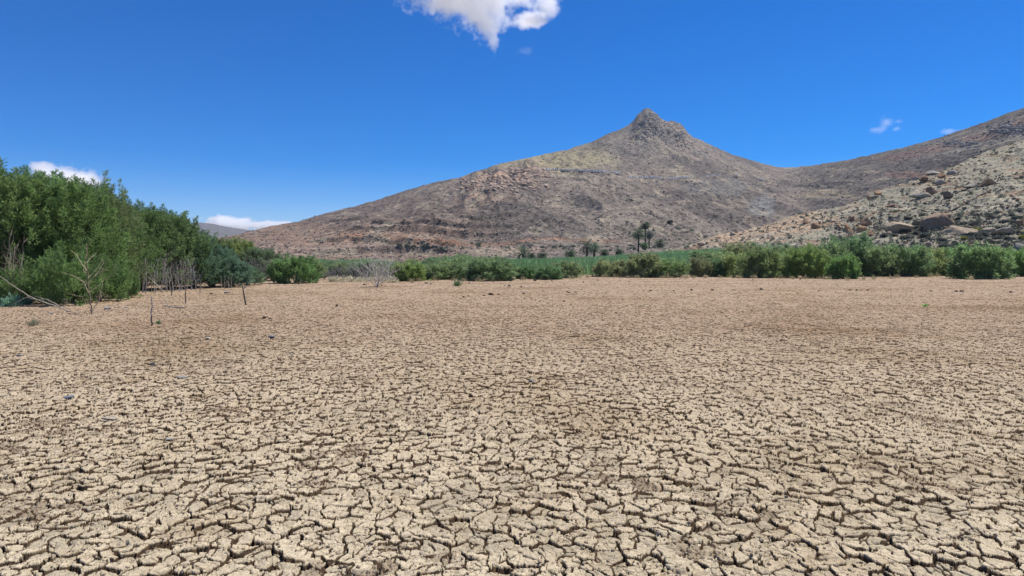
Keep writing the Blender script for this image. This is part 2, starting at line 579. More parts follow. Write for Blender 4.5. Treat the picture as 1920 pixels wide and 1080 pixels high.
def mountain():
    nc, n1, n2, n3 = 1200, 50, 400, 40
    u = np.linspace(-0.55, 1.0, nc)
    px = u * F + 960
    s = (HZ - interp(px, SKY_A)) / F
    # a little craggy outline of the real rock, rougher at the summit
    rough = 0.9 + 2.6 * np.exp(-((px - 1235) / 55) ** 2)
    s = s + rough * (fbm(px * 0.09, px * 0, 5, 4, .6) - .5) * 2.2 / F
    Rd = interp(px, DIST_A)
    Rd = np.convolve(np.pad(Rd, 40, mode='edge'), np.ones(81) / 81, 'valid')
    zr = CH + s * Rd
    k1 = np.hanning(361); k1 /= k1.sum()
    zs = np.convolve(np.pad(zr, 180, mode='edge'), k1, 'valid')
    Yf = interp(px, [(300, 240), (900, 290), (1200, 330), (1500, 420), (2400, 330)])
    zf = interp(px, [(300, 2.6), (1000, 3.4), (1400, 5.0), (2400, 4)])
    t1, t2, t3 = np.linspace(0, 1, n1), np.linspace(0, 1, n2 + 1)[1:], np.linspace(0, 1, n3 + 1)[1:]
    Y1 = 100 + t1[:, None] * (Yf - 100)[None]
    Z1 = -0.35 + ss(0, 1, t1)[:, None] ** 1.2 * (zf + 0.35)[None]
    Y2 = Yf[None] + t2[:, None] * (Rd - Yf)[None]
    pw = interp(px, [(300, 1.05), (800, 0.95), (1000, 1.0), (1215, 1.22), (1400, 1.15), (1600, 1.05), (2400, 1.0)])
    G = t2[:, None] ** pw[None]
    hw = ss(0.45, 1.0, t2)[:, None]
    Z2 = zf[None] + ((zs + (zr - zs) * hw) - zf[None]) * G
    Y3 = Rd[None] + t3[:, None] * 500
    Z3 = zr[None] - (Y3 - Rd[None]) * 0.42 - 0.0003 * (Y3 - Rd[None]) ** 2
    Y, Z = np.concatenate([Y1, Y2, Y3]), np.concatenate([Z1, Z2, Z3])
    TT = np.concatenate([np.zeros((n1, nc)), np.repeat(t2[:, None], nc, 1), np.ones((n3, nc))])
    X = u[None] * Y
    PX = np.repeat(px[None], len(Y), 0)
    PY = HZ - (Z - CH) / Y * F                            # where the smooth slope would show
    env = ss(0.0, 0.18, TT) * (1 - 0.9 * ss(0.72, 0.99, TT))
    wxx = X + 40 * (fbm(X / 120, Y / 120, 61, 3) - .5)
    gul = (ridged(wxx / 120, Y / 330, 62, 3) - .62)
    D = env * 20 * gul + env * 9 * (ridged(wxx / 38, Y / 95, 63, 4) - .6)
    e2 = ss(0.0, 0.1, TT) * (1 - 0.6 * ss(0.85, 1, TT))
    D = D + e2 * (3.4 * (fbm(X / 16, Y / 22, 64, 4, .6) - .5) + 2.0 * (ridged(X / 6, Y / 9, 65, 3) - .5))
    # summit crags
    crag = np.exp(-((PX - 1228) / 62) ** 2) * ss(285, 225, PY)
    crag = np.maximum(crag, np.exp(-((PX - 1285) / 40) ** 2) * ss(300, 245, PY))
    D = D + crag * ((ridged(X / 15, Z / 11, 66, 4) - .55) * 22 + (np.round(fbm(X / 9, Z / 8, 70, 2) * 6) / 6 - .5) * 14) * (1 - .93 * ss(.80, .97, TT))
    # pink rock outcrops on the left shoulder
    out = np.zeros_like(Z)
    for cx, cy, rx, ry in ((985, 336, 38, 22), (935, 345, 32, 16), (882, 346, 26, 12), (905, 372, 50, 20)):
        q = ((PX - cx) / rx) ** 2 + ((PY - cy) / ry) ** 2
        out = np.maximum(out, np.exp(-q * 1.1) * (1.0 if cy < 360 else 0.6))
    D = D + out * (2 + 13 * (ridged(X / 22, Z / 15, 67, 4) - .5)) * (1 - .7 * ss(.8, 1, TT))
    # old terraces on the lower left
    ter = ss(1010, 880, PX) * ss(520, 640, PX) * ss(395, 420, PY) * ss(486, 478, PY) * ss(.45, .6, fbm(X / 60, Y / 60, 68, 2))
    st = 4.5
    zz = (Z + 3 * (fbm(X / 70, Y / 70, 69, 2) - .5)) / st
    fr = zz - np.floor(zz)
    D = D + ter * ((ss(0.0, 0.16, fr) - fr) * st * 0.8)
    D = D * np.clip((zr - 5) / 85, .12, 1)[None]
    Z = Z + D
    # ------------ albedo zones of rock and soil
    def zone(cx, cy, rx, ry, soft=.6, k=1.0, sd=0):
        q = ((PX - cx) / rx) ** 2 + ((PY - cy) / ry) ** 2 + 1.3 * (fbm(PX / 45, PY / 28, 80 + sd, 3) - .5)
        return ss(1 + soft, 1 - soft, q) * k
    c = np.zeros(Z.shape + (3,)) + np.array([0.178, 0.155, 0.142])
    def lay(mask, colr):
        nonlocal c
        c = c + (np.array(colr) - c) * np.clip(mask, 0, 1)[..., None]
    patch = fbm(X / 70, Y / 110, 81, 4)
    lay(ss(.45, .65, patch) * .7, (0.235, 0.205, 0.178))
    lay(ss(.55, .40, patch) * .6, (0.118, 0.105, 0.098))
    lay(ss(1020, 700, PX) * ss(385, 440, PY) * .85, (0.265, 0.188, 0.148))
    lay(ss(1000, 760, PX) * ss(400, 470, PY) * ss(.5, .62, fbm(X / 40, Z / 3.2, 82, 3)), (0.285, 0.20, 0.158))
    lay(zone(700, 400, 190, 38, sd=1) * .75, (0.155, 0.122, 0.11))
    lay(zone(1040, 306, 115, 17, .3, .95, 2) * ss(352, 300, PY + (PX - 1040) * -.02), (0.325, 0.295, 0.205))
    lay(zone(1060, 300, 80, 30, .5, .5, 7), (0.33, 0.29, 0.19))
    lay(out * 1.2 * ss(.35, .6, fbm(X / 9, Z / 7, 83, 3)), (0.42, 0.295, 0.225))
    lay(ss(330, 250, PY) * np.exp(-((PX - 1230) / 130) ** 2) * .8, (0.178, 0.172, 0.165))
    lay(np.maximum(crag * .9, np.exp(-(((PX - 1290) - (PY - 265) * .9) / 26) ** 2) * ss(225, 245, PY) * ss(320, 285, PY)) * ss(.4, .6, fbm(X / 14, Z / 10, 84, 3)), (0.30, 0.245, 0.21))
    lay(zone(1425, 392, 26, 17, .5, .7, 3), (0.235, 0.245, 0.25))
    lay(zone(1350, 352, 60, 16, .5, .5, 4), (0.24, 0.235, 0.225))
    lay(zone(760, 470, 300, 9, .6, .75, 5), (0.275, 0.215, 0.182))
    lay(ter * (fr < .2) * .45, (0.085, 0.07, 0.062))
    band = np.exp(-((PY - (455 + 3 * np.sin(PX / 60))) / 2.2) ** 2) * ss(620, 660, PX) * ss(1220, 1100, PX)
    lay(band * .8, (0.27, 0.155, 0.105))
    lay(ss(1480, 1540, PX) * .75, (0.128, 0.116, 0.106))
    lay(zone(1560, 375, 60, 9, .6, .7, 6), (0.33, 0.28, 0.20))
    lay(ss(1640, 1800, PX) * ss(225, 290, PY) * ss(.45, .6, fbm(X / 25, Z / 16, 85, 4)) * .8, (0.26, 0.255, 0.235))
    lay(ss(.60, .70, fbm(X / 13, Y / 30, 86, 4)) * .65, (0.31, 0.27, 0.215))
    lay(ss(1600, 1700, PX) * ss(.62, .7, fbm(X / 30, Z / 20, 87, 3)) * .6, (0.235, 0.135, 0.11))
    o = mk("mountain", np.stack([X, Y, Z], -1).reshape(-1, 3), grid_faces(*Z.shape), terr_mat("mountain_rock", 0.22, 1.6), smooth=True,
           cols={"rock_colour": c.reshape(-1, 3)})
    tag(o, kind="structure")
    return Terrain(u, Y, Z)

MT = mountain()

SKY_C = [(1150, 482), (1200, 478), (1230, 471), (1300, 457), (1340, 442), (1400, 432), (1450, 420), (1500, 402), (1560, 393), (1620, 374),
         (1645, 359), (1700, 344), (1742, 329), (1800, 306), (1860, 281), (1920, 262), (2000, 235), (2100, 205), (2400, 160)]

def hillside():
    nc, n2, n3 = 1000, 420, 60
    u = np.linspace(0.13, 1.02, nc)
    px = u * F + 960
    s = (HZ - interp(px, SKY_C)) / F + (fbm(px * .11, px * 0, 15, 4, .6) - .5) * 3.5 / F
    Rd = interp(px, [(1130, 190), (1400, 205), (1640, 235), (1920, 300), (2400, 330)])
    Rd = np.convolve(np.pad(Rd, 30, mode='edge'), np.ones(61) / 61, 'valid')
    Yf = interp(px, [(1130, 180), (1240, 165), (1300, 142), (1400, 118), (1500, 104), (1920, 92), (2400, 85)])
    zr = CH + s * Rd
    t2, t3 = np.linspace(0, 1, n2), np.linspace(0, 1, n3 + 1)[1:]
    k1 = np.hanning(161); k1 /= k1.sum()
    zs = np.convolve(np.pad(zr, 80, mode='edge'), k1, 'valid')
    Y2 = Yf[None] + t2[:, None] * (Rd - Yf)[None]
    hw = ss(0.75, 1.0, t2)[:, None]
    Z2 = -0.4 + (zs[None] + (zr - zs)[None] * hw + 0.4) * (t2 ** 1.06)[:, None]
    Y3 = Rd[None] + t3[:, None] * 160
    Z3 = zr[None] - (Y3 - Rd[None]) * 0.30
    Y, Z = np.concatenate([Y2, Y3]), np.concatenate([Z2, Z3])
    TT = np.concatenate([np.repeat(t2[:, None], nc, 1), np.ones((n3, nc))])
    X = u[None] * Y
    PX = np.repeat(px[None], len(Y), 0)
    PY = HZ - (Z - CH) / Y * F
    env = ss(0, .08, TT) * (1 - .8 * ss(.8, 1, TT))
    Z = Z + env * (5.0 * (fbm(X / 32, Y / 40, 91, 3) - .5) + 1.7 * (ridged(X / 10, Y / 14, 92, 3) - .5))
    Z = Z + ss(0, .03, TT) * (0.55 * (fbm(X / 2.2, Y / 2.6, 93, 4, .6) - .5) + .35 * (ridged(X / 1.1, Y / 1.3, 94, 2) - .5))
    c = np.zeros(Z.shape + (3,)) + np.array([0.325, 0.312, 0.248])
    def lay(mask, colr):
        nonlocal c
        c = c + (np.array(colr) - c) * np.clip(mask, 0, 1)[..., None]
    lay(ss(.42, .62, fbm(X / 9, Y / 14, 95, 4)) * .6, (0.27, 0.262, 0.215))
    q = ((PX - 1430) / 130) ** 2 + ((PY - (437 - (PX - 1430) * .12)) / 20) ** 2 + 1.4 * (fbm(X / 7, Y / 9, 96, 3) - .5)
    lay(ss(1.6, .5, q) * .8, (0.50, 0.37, 0.265))
    lay(ss(.58, .68, fbm(X / 4, Y / 6, 97, 4)) * .75, (0.43, 0.395, 0.32))
    lay(ss(1640, 1800, PX) * ss(400, 470, PY) * .6, (0.29, 0.27, 0.215))
    lay(ss(.62, .72, fbm(X / 5, Y / 7, 98, 3)) * .6, (0.27, 0.165, 0.105))
    o = mk("rocky_hillside", np.stack([X, Y, Z], -1).reshape(-1, 3), grid_faces(*Z.shape), terr_mat("hillside_rock", 1.3, 0.35), smooth=True,
           cols={"rock_colour": c.reshape(-1, 3)})
    tag(o, kind="structure")
    return Terrain(u, Y, Z)

HL = hillside()

def distant_hill():
    nc, nr = 260, 60
    u = np.linspace(-0.62, -0.18, nc)
    px = u * F + 960
    py = interp(px, [(150, 452), (250, 436), (330, 423), (372, 416), (400, 419), (440, 427), (475, 431), (505, 425), (535, 418), (570, 415), (600, 418), (660, 430), (740, 448)])
    s = (HZ - py) / F + (fbm(px * .12, px * 0, 21, 4) - .5) * 1.2 / F
    t = np.linspace(0, 1, nr)
    Rd, Yf = 4200.0, 3300.0
    Y = np.repeat((Yf + t * 2 * (Rd - Yf))[:, None], nc, 1)
    g = np.where(t < .5, 2 * t, 2 - 2 * t)
    Z = -3 + (CH + s * Rd + 3)[None] * g[:, None]
    X = u[None] * Y
    Z = Z + (ridged(X / 240, Y / 420, 22, 4) - .55) * 55 * (g * (1 - g))[:, None] * 3
    c = np.zeros(Z.shape + (3,)) + np.array([0.075, 0.065, 0.065])
    o = mk("distant_hill", np.stack([X, Y, Z], -1).reshape(-1, 3), grid_faces(nr, nc), terr_mat("distant_rock", 0.03, 8.0), smooth=True,
           cols={"rock_colour": c.reshape(-1, 3)})
    tag(o, kind="structure")
distant_hill()

# ================================================================== plants: prototypes
def unit(v):
    return v / (np.linalg.norm(v, axis=-1, keepdims=True) + 1e-9)

def plume_crown(g, rng, p0, ax, ln, rad, per, L, W, flare=0.65):
    """Feathery plumes: sprays set along each axis, slimming to a tip. Tint varies from plume to plume."""
    n = len(p0)
    k = np.repeat(np.arange(n), per)
    t = rng.random(n * per) ** 0.8
    q = rng.normal(size=(n * per, 3))
    q -= (q * ax[k]).sum(1, keepdims=True) * ax[k]
    q = unit(q)
    r = rad[k] * rng.random(n * per) ** 0.6 * (1 - t) ** 0.6
    bend = np.array([0, 0, 1.0]) * (t ** 2 * ln[k] * 0.18)[:, None]
    P = p0[k] + ax[k] * (t * ln[k])[:, None] + q * r[:, None] + bend
    D = unit(ax[k] * 0.75 + q * flare + rng.normal(size=(n * per, 3)) * 0.3)
    base = rng.random(n)
    g.sprays(P, D, L * (0.6 + 0.8 * rng.random(n * per)), W, rng, np.clip(base[k] * 0.7 + rng.random(n * per) * 0.3, 0, 1))

def crown_points(rng, n, H, Rr, prof, lump_seed, skirt=0.06):
    z = rng.random(n) ** 0.85 * (0.93 - skirt) + skirt
    a = rng.random(n) * 2 * math.pi
    lump = 0.52 + 0.92 * fbm(np.cos(a) * 1.6 + 7 + z * 2.2, np.sin(a) * 1.6 + 3 - z * 1.7, lump_seed, 3, .6)
    r = Rr * prof(z) * rng.random(n) ** 0.38 * lump
    p = np.stack([np.cos(a) * r, np.sin(a) * r, z * H], 1)
    out = np.stack([np.cos(a), np.sin(a), np.zeros(n)], 1)
    return p, out, z

def stems(g, rng, tips, n, H, r0, k=5):
    """Several stems rising from one base, curving out to some of the plumes."""
    idx = rng.choice(len(tips), n, replace=False)
    for i in idx:
        e = tips[i]
        b = np.array([rng.normal() * .12, rng.normal() * .12, -0.15])
        m = b + (e - b) * 0.5
        m[:2] *= 0.55
        s = np.linspace(0, 1, 7)[:, None]
        P = (1 - s) ** 2 * b + 2 * s * (1 - s) * m + s ** 2 * e + rng.normal(size=(7, 3)) * 0.03 * H / 4 * s
        g.tube(P, r0 * (0.5 + 0.5 * rng.random()) * np.linspace(1, 0.2, 7), k)

def tree_proto(seed, H=6.0, Rr=2.5, n=430, per=105, L=0.21, W=0.048, spikes=9, top=0.28):
    rng = np.random.default_rng(seed)
    g, b = Geo(), Geo()
    prof = lambda z: np.where(z < .45, .82 + .18 * z / .45, 1 - (1 - top) * ((z - .45) / .55) ** 1.5)
    p, out, z = crown_points(rng, n, H, Rr, prof, seed)
    ax = unit(out * (0.75 - 0.45 * z)[:, None] + np.array([0, 0, 1]) * (0.35 + 0.8 * z)[:, None] + rng.normal(size=(n, 3)) * 0.28)
    plume_crown(g, rng, p, ax, 0.65 + 0.6 * rng.random(n), 0.2 + 0.1 * rng.random(n), per, L, W)
    a = rng.random(spikes) * 6.28
    r = Rr * 0.75 * rng.random(spikes) ** .5
    sp = np.stack([np.cos(a) * r, np.sin(a) * r, H * (0.66 + 0.26 * rng.random(spikes) - .12 * r / Rr)], 1)
    plume_crown(g, rng, sp, unit(np.array([0, 0, 1.0]) + rng.normal(size=(spikes, 3)) * .16), 1.1 + .9 * rng.random(spikes), np.full(spikes, .21), 170, L, W)
    stems(b, rng, p, 16, H, 0.075)
    r = empty("tamarisk_tree")
    g.build("crown", LEAF, r)
    b.build("trunk", WOOD, r).color = (0.16, 0.13, 0.10, 1)
    return r

def bush_proto(seed, H=3.2, Rr=2.0, n=190, per=62, L=0.30, W=0.075, open_=0.0):
    rng = np.random.default_rng(seed)
    g, b = Geo(), Geo()
    prof = lambda z: np.where(z < .35, .80 + .2 * z / .35, np.sqrt(np.clip(1 - ((z - .35) / .72) ** 2, 0, 1)))
    p, out, z = crown_points(rng, n, H * 0.86, Rr * 0.9, prof, seed, 0.03)
    ax = unit(out * (0.95 - 0.5 * z)[:, None] + np.array([0, 0, 1]) * (0.3 + 0.75 * z)[:, None] + rng.normal(size=(n, 3)) * 0.33)
    plume_crown(g, rng, p, ax, 0.5 + 0.6 * rng.random(n), 0.19 + 0.12 * rng.random(n), per, L, W)
    stems(b, rng, p, 14, H, 0.05, 4)
    if open_:
        for i in range(26):
            a = rng.random() * 6.28
            e = np.array([math.cos(a) * Rr * rng.random(), math.sin(a) * Rr * rng.random(), H * (.5 + .5 * rng.random())])
            s = np.linspace(0, 1, 6)[:, None]
            b.tube(e * s + rng.normal(size=(6, 3)) * .05 * s, 0.022 * np.linspace(1, .25, 6), 3)
    r = empty("tamarisk_bush")
    g.build("crown", LEAF, r)
    b.build("trunk", WOOD, r).color = (0.24, 0.21, 0.17, 1)
    return r

def plant(first, used, base, H0, W0, h, wd, rot, colr, label, cat, group, trunk=None, name=None):
    """Place a plant: the first call moves the prototype itself, later calls copy it with its parts."""
    o = first if first.name not in used else copy_tree(first)
    used.add(o.name)
    o.location = base
    o.rotation_euler = (0, 0, rot)
    o.scale = (wd / W0, wd / W0 * 0.95, h / H0)
    tag(o, label, cat, group)
    for c in o.children:
        if c.name.startswith("crown"):
            c.color = (*(colr if cat == 'tree' else (colr[0] * 1.0, colr[1] * 1.08, colr[2] * .98)), 1)
        elif trunk:
            c.color = (*trunk, 1)
    return o

USED = set()
rnd = random.Random(7)

# ------------------------------------------------------------------ the thicket on the left
TREES = [tree_proto(101, spikes=20), tree_proto(102, top=.16, spikes=24), tree_proto(103, Rr=2.6, top=.34, spikes=20), tree_proto(104, n=300, per=90, spikes=24, top=.25)]
GT = "tamarisk trees of the thicket on the left"
DK = (0.074, 0.108, 0.036)
for px, by, ty, wd, k, colr, lab in (
    (-78, 570, 338, 250, 0, DK, "dark green tamarisk tree cut off by the edge beside the dead bare stems"),
    (28, 568, 322, 205, 1, DK, "tallest dark tamarisk with pointed tips behind the pale fallen branch"),
    (122, 565, 338, 190, 2, (0.072, 0.112, 0.036), "broad dark green tamarisk directly behind the bare yellowish sapling"),
    (182, 556, 352, 150, 3, (0.080, 0.104, 0.042), "tamarisk with thin brownish top right of the tallest tree"),
    (222, 551, 388, 120, 1, (0.066, 0.102, 0.036), "mid height dark tamarisk stepping down beside the thin topped tree"),
    (268, 547, 395, 120, 0, (0.068, 0.104, 0.038), "dark round tamarisk behind the grove of grey dead stems"),
    (322, 545, 402, 118, 1, (0.068, 0.102, 0.040), "spiky dark tamarisk rising over the last tall part of the thicket"),
    (362, 543, 438, 105, 2, (0.058, 0.094, 0.055), "tamarisk sloping down just before the low blue green bush"),
    (398, 541, 468, 110, 0, (0.060, 0.098, 0.060), "low blue green tamarisk with pale tips at the thicket's end"),
    (435, 540, 490, 70, 2, (0.066, 0.105, 0.068), "lowest grey green tamarisk on the mud at the thicket's tip"),
    (392, 529, 449, 120, 3, (0.072, 0.098, 0.045), "olive tamarisk behind the low blue green trees"),
    (440, 528, 452, 100, 0, (0.098, 0.122, 0.042), "bright yellow green tamarisk at the end of the thicket"),
    (464, 536, 503, 58, 0, (0.070, 0.100, 0.055), "smallest rounded tamarisk at the very tip of the thicket beside the forked stake"),
    (484, 528, 468, 90, 2, (0.070, 0.096, 0.052), "dull green tamarisk sloping down behind the grey thicket"),
):
    b = gp(px, by)
    hh = (by - ty) / F * b.y * .95
    b = b * ((b.y + .6 * wd / F * b.y + .3) / b.y)
    plant(TREES[k], USED, b, 6.1, 5.8, hh * 1.02, wd / F * b.y * 1.12, rnd.random() * 6.28, colr, lab, "tree", GT)
for px, Y, ty, wd in ((70, 42, 345, 190), (205, 47, 396, 140), (300, 56, 410, 130), (-30, 41, 340, 200), (150, 44, 372, 170)):   # the row behind, seen through gaps
    b = Vector(((px - 960) / F * Y, Y, 0))
    plant(TREES[(px // 7) % 4], USED, b, 6.1, 5.8, CH + (HZ - ty) / F * Y, wd / F * Y * 1.1, rnd.random() * 6.28, (0.055, 0.10, 0.042),
          "dark green tamarisk of the second row deep inside the left thicket", "tree", GT)
# low leafy boughs resting on the mud in front of the thicket
LOWB = [bush_proto(201, 1.5, 1.5, 110, 90, 0.19, 0.045), bush_proto(202, 1.5, 1.4, 100, 90, 0.19, 0.045)]
for px, by, h, wd, k, lab in ((60, 568, 62, 120, 0, "leafy low bough behind the middle of the fallen branch"),
                              (125, 571, 70, 110, 1, "leafy low bough left of the bare yellowish sapling"),
                              (185, 565, 60, 90, 0, "leafy low bough right of the bare yellowish sapling"),
                              (232, 559, 40, 50, 1, "small dark bough with a shadow under it jutting onto the mud")):
    b = gp(px, by)
    plant(LOWB[k], USED, b, 1.5, 2.9, h / F * b.y, wd / F * b.y, rnd.random() * 6.28, (0.066, 0.096, 0.034), lab, "bush", "low boughs of the left thicket")

# ------------------------------------------------------------------ bushes along the far shore
BUSH = [bush_proto(301), bush_proto(302, open_=1), bush_proto(303, n=150, open_=1), bush_proto(304, Rr=1.8, n=210), bush_proto(305, n=170, per=55)]
GB = "tamarisk bushes along the far shore"
OL, GN, YG, BG = (0.112, 0.116, 0.060), (0.098, 0.122, 0.060), (0.126, 0.138, 0.058), (0.078, 0.115, 0.058)
for px, by, ty, wd, k, colr, lab in (
    (553, 531, 478, 84, 0, (0.068, 0.105, 0.040), "rounded dark green bush standing alone beside grey dead scrub"),
    (770, 527, 491, 66, 3, (0.105, 0.130, 0.045), "yellowish green bush right of the big grey dead branches"),
    (820, 524, 492, 74, 1, GN, "pale green bush with whitish stems beside the yellowish one"),
    (868, 524, 490, 60, 4, GN, "soft green bush left of the big dark dome shaped bush"),
    (918, 526, 483, 92, 0, (0.078, 0.105, 0.052), "big dome shaped dark bush behind the small lone mud plant"),
    (985, 523, 496, 46, 3, (0.066, 0.105, 0.045), "small dark bush under the leftmost low palm"),
    (1030, 524, 495, 52, 0, (0.072, 0.108, 0.050), "low round bush in front of the reed bed"),
    (1062, 521, 487, 60, 2, (0.098, 0.115, 0.058), "brownish feathery bush left of the open reeds"),
    (1146, 519, 484, 66, 2, OL, "olive bush at the right end of the open reeds"),
    (1206, 520, 474, 72, 1, OL, "tall olive bush with loose top below the tall palms"),
    (1256, 520, 484, 66, 4, (0.098, 0.125, 0.055), "bush with pale cream tips right of the tall olive bush"),
    (1312, 519, 480, 44, 2, (0.110, 0.108, 0.060), "brownish half bare bush with grey stems at its foot"),
    (1345, 519, 484, 40, 3, BG, "narrow dark green bush between brownish and yellowish ones"),
    (1376, 519, 474, 62, 4, YG, "yellowish rounded bush left of the white branched dead bush"),
    (1425, 521, 466, 76, 1, (0.085, 0.105, 0.045), "dark olive bush behind the white branched dead bush"),
    (1472, 519, 478, 56, 3, GN, "mid green bush just right of the white branched dead bush"),
    (1512, 521, 462, 78, 0, (0.092, 0.118, 0.040), "bush with bright olive patches and black gaps under it"),
    (1558, 518, 456, 70, 4, GN, "soft green bush left of the tallest shore bush"),
    (1582, 523, 476, 60, 3, (0.085, 0.128, 0.045), "bright green low bush in front of the tallest shore bush"),
    (1592, 517, 440, 96, 2, (0.080, 0.112, 0.058), "tallest shore bush with loose dark top"),
    (1640, 518, 460, 82, 4, GN, "green bush with spreading pale stems under it"),
    (1694, 518, 460, 84, 1, (0.085, 0.115, 0.055), "wide grey green bush behind the thin upright stick"),
    (1742, 517, 466, 72, 4, YG, "fresh green bush below the pointed pink rock"),
    (1798, 517, 462, 74, 0, (0.092, 0.135, 0.055), "rounded bright green bush left of the big front bush"),
    (1834, 523, 458, 100, 3, (0.088, 0.122, 0.054), "big full bush standing forward on the mud at the right"),
    (1898, 518, 466, 66, 0, (0.085, 0.128, 0.045), "bright green bush at the right edge behind the big front bush"),
    (1955, 518, 462, 80, 4, GN, "green bush just past the right edge of the shore row"),
):
    b = gp(px, by) - Vector((0, 0, .22))
    plant(BUSH[k], USED, b, 3.3, 4.6, (by - ty) / F * b.y * 1.0, wd / F * b.y * 1.1, rnd.random() * 6.28, colr, lab, "bush", GB)
# second line of bushes, partly hidden
for px, Y, ty, wd, k, colr in ((1335, 96, 471, 90, 2, GN), (1390, 98, 460, 80, 4, OL), (1440, 98, 458, 90, 2, (.10, .115, .07)), (1490, 96, 466, 80, 1, GN),
                               (1660, 94, 466, 90, 4, GN), (1720, 92, 470, 90, 2, OL), (1770, 94, 474, 80, 2, (.10, .12, .07)), (1870, 92, 468, 80, 1, GN),
                               ):
    b = Vector(((px - 960) / F * Y, Y, 0))
    plant(BUSH[k], USED, b, 3.3, 4.6, CH + (HZ - ty) / F * Y, wd / F * Y * 1.1, rnd.random() * 6.28, colr,
          "green tamarisk bush half hidden behind the front shore bushes", "bush", "second line of bushes on the far shore")
front = [(1100, 488), (1206, 476), (1256, 484), (1312, 476), (1376, 474), (1425, 466), (1512, 464), (1592, 446), (1640, 460), (1742, 466), (1834, 460), (1960, 464)]
for i in range(25):
    px = 1345 + 26 * i + rnd.uniform(-9, 9)
    Y = rnd.uniform(88, 101)
    top = interp(px, front) + rnd.uniform(8, 20)
    b = Vector(((px - 960) / F * Y, Y, -.25))
    f = rnd.random()
    plant(BUSH[rnd.randrange(5)], USED, b, 3.3, 4.6, CH + (HZ - top) / F * Y + .25, rnd.uniform(60, 90) / F * Y * 1.15, rnd.random() * 6.28, (0.082 + .035 * f, 0.115 + .02 * f, 0.055),
          "green tamarisk bush half hidden behind the front shore bushes", "bush", "second line of bushes on the far shore")
# the band of scrub between the thicket and the reeds
for i in range(96):
    px = 470 + 560 * ((i * 0.618034) % 1)
    Y = 74 + 66 * rnd.random()
    top = interp(px, [(470, 486), (560, 487), (640, 487), (720, 487), (790, 487), (830, 481), (900, 479), (930, 484), (960, 496), (1030, 500)])
    top += (0 if Y > 100 else 5) + rnd.uniform(-2, 5)
    h = CH + (HZ - top) / F * Y
    if px > 930 and Y > 86:
        continue
    b = Vector(((px - 960) / F * Y, Y, -0.1))
    f = rnd.random()
    plant(BUSH[rnd.randrange(5)], USED, b, 3.3, 4.6, h, h * rnd.uniform(1.3, 1.9), rnd.random() * 6.28,
          (0.082 + .04 * f, 0.118 + .018 * f, 0.068 - .01 * f), "grey green tamarisk bush in the crowded band behind the far shore", "bush", "bushes in the band behind the far shore")

for i in range(16):
    px, Y = 602 + 8.6 * i + rnd.uniform(-4, 4), rnd.uniform(80, 96)
    b = Vector(((px - 960) / F * Y, Y, -.2))
    h = CH + (HZ - rnd.uniform(484, 490)) / F * Y
    plant(BUSH[rnd.randrange(5)], USED, b, 3.3, 4.6, h, h * rnd.uniform(1.4, 1.9), rnd.random() * 6.28, (0.098, 0.128, 0.075),
          "grey green tamarisk bush in the crowded band behind the far shore", "bush", "bushes in the band behind the far shore")

# ------------------------------------------------------------------ reed bed
def reeds():
    rng = np.random.default_rng(5)
    n = 46000
    px = 930 + 520 * rng.random(n)
    Y = 86 + 95 * rng.random(n) ** 0.8
    ht = interp(px, [(930, 0.0), (1000, 0.1), (1150, 1.0), (1300, 2.6), (1450, 3.2)])
    gz = ht * ss(84, 175, Y)
    X = (px - 960) / F * Y
    keep = noise(X / 3.0, Y / 6.0, 9) > 0.12
    X, Y, gz, px = X[keep], Y[keep], gz[keep], px[keep]
    n = len(X)
    P = np.stack([X, Y, gz - 0.2], 1)
    D = unit(np.stack([rng.normal(size=n) * .16 - .06, rng.normal(size=n) * .16, np.ones(n)], 1))
    h = 1.9 + .5 * rng.random(n) + 1.1 * (fbm(X / 4, Y / 7, 10, 3) - .5)
    g = Geo()
    g.sprays(P, D, h, 0.10, rng)
    lf = rng.integers(0, n, n)                                 # arching side blades near the tops
    g.sprays(P[lf] + D[lf] * (h[lf] * (.4 + .5 * rng.random(n)))[:, None], unit(D[lf] * .6 + rng.normal(size=(n, 3)) * .5), .6, .07, rng)
    o = g.build("reed_bed", REED)
    o.color = (0.076, 0.132, 0.057, 1)
    tag(o, kind="stuff")
    # the soil it grows on
    u = np.linspace((930 - 960) / F, (1470 - 960) / F, 60)
    Yg = np.linspace(84, 186, 40)
    pxg = u * F + 960
    Z = interp(pxg, [(930, 0.0), (1000, 0.1), (1150, 1.0), (1300, 2.6), (1450, 3.2)])[None] * ss(84, 175, Yg)[:, None] - .12
    V = np.stack([u[None] * Yg[:, None], np.repeat(Yg[:, None], 60, 1), Z], -1)
    tag(mk("reed_bed_soil", V.reshape(-1, 3), grid_faces(40, 60), bpy.data.materials["dry_earth"]), kind="structure")
reeds()

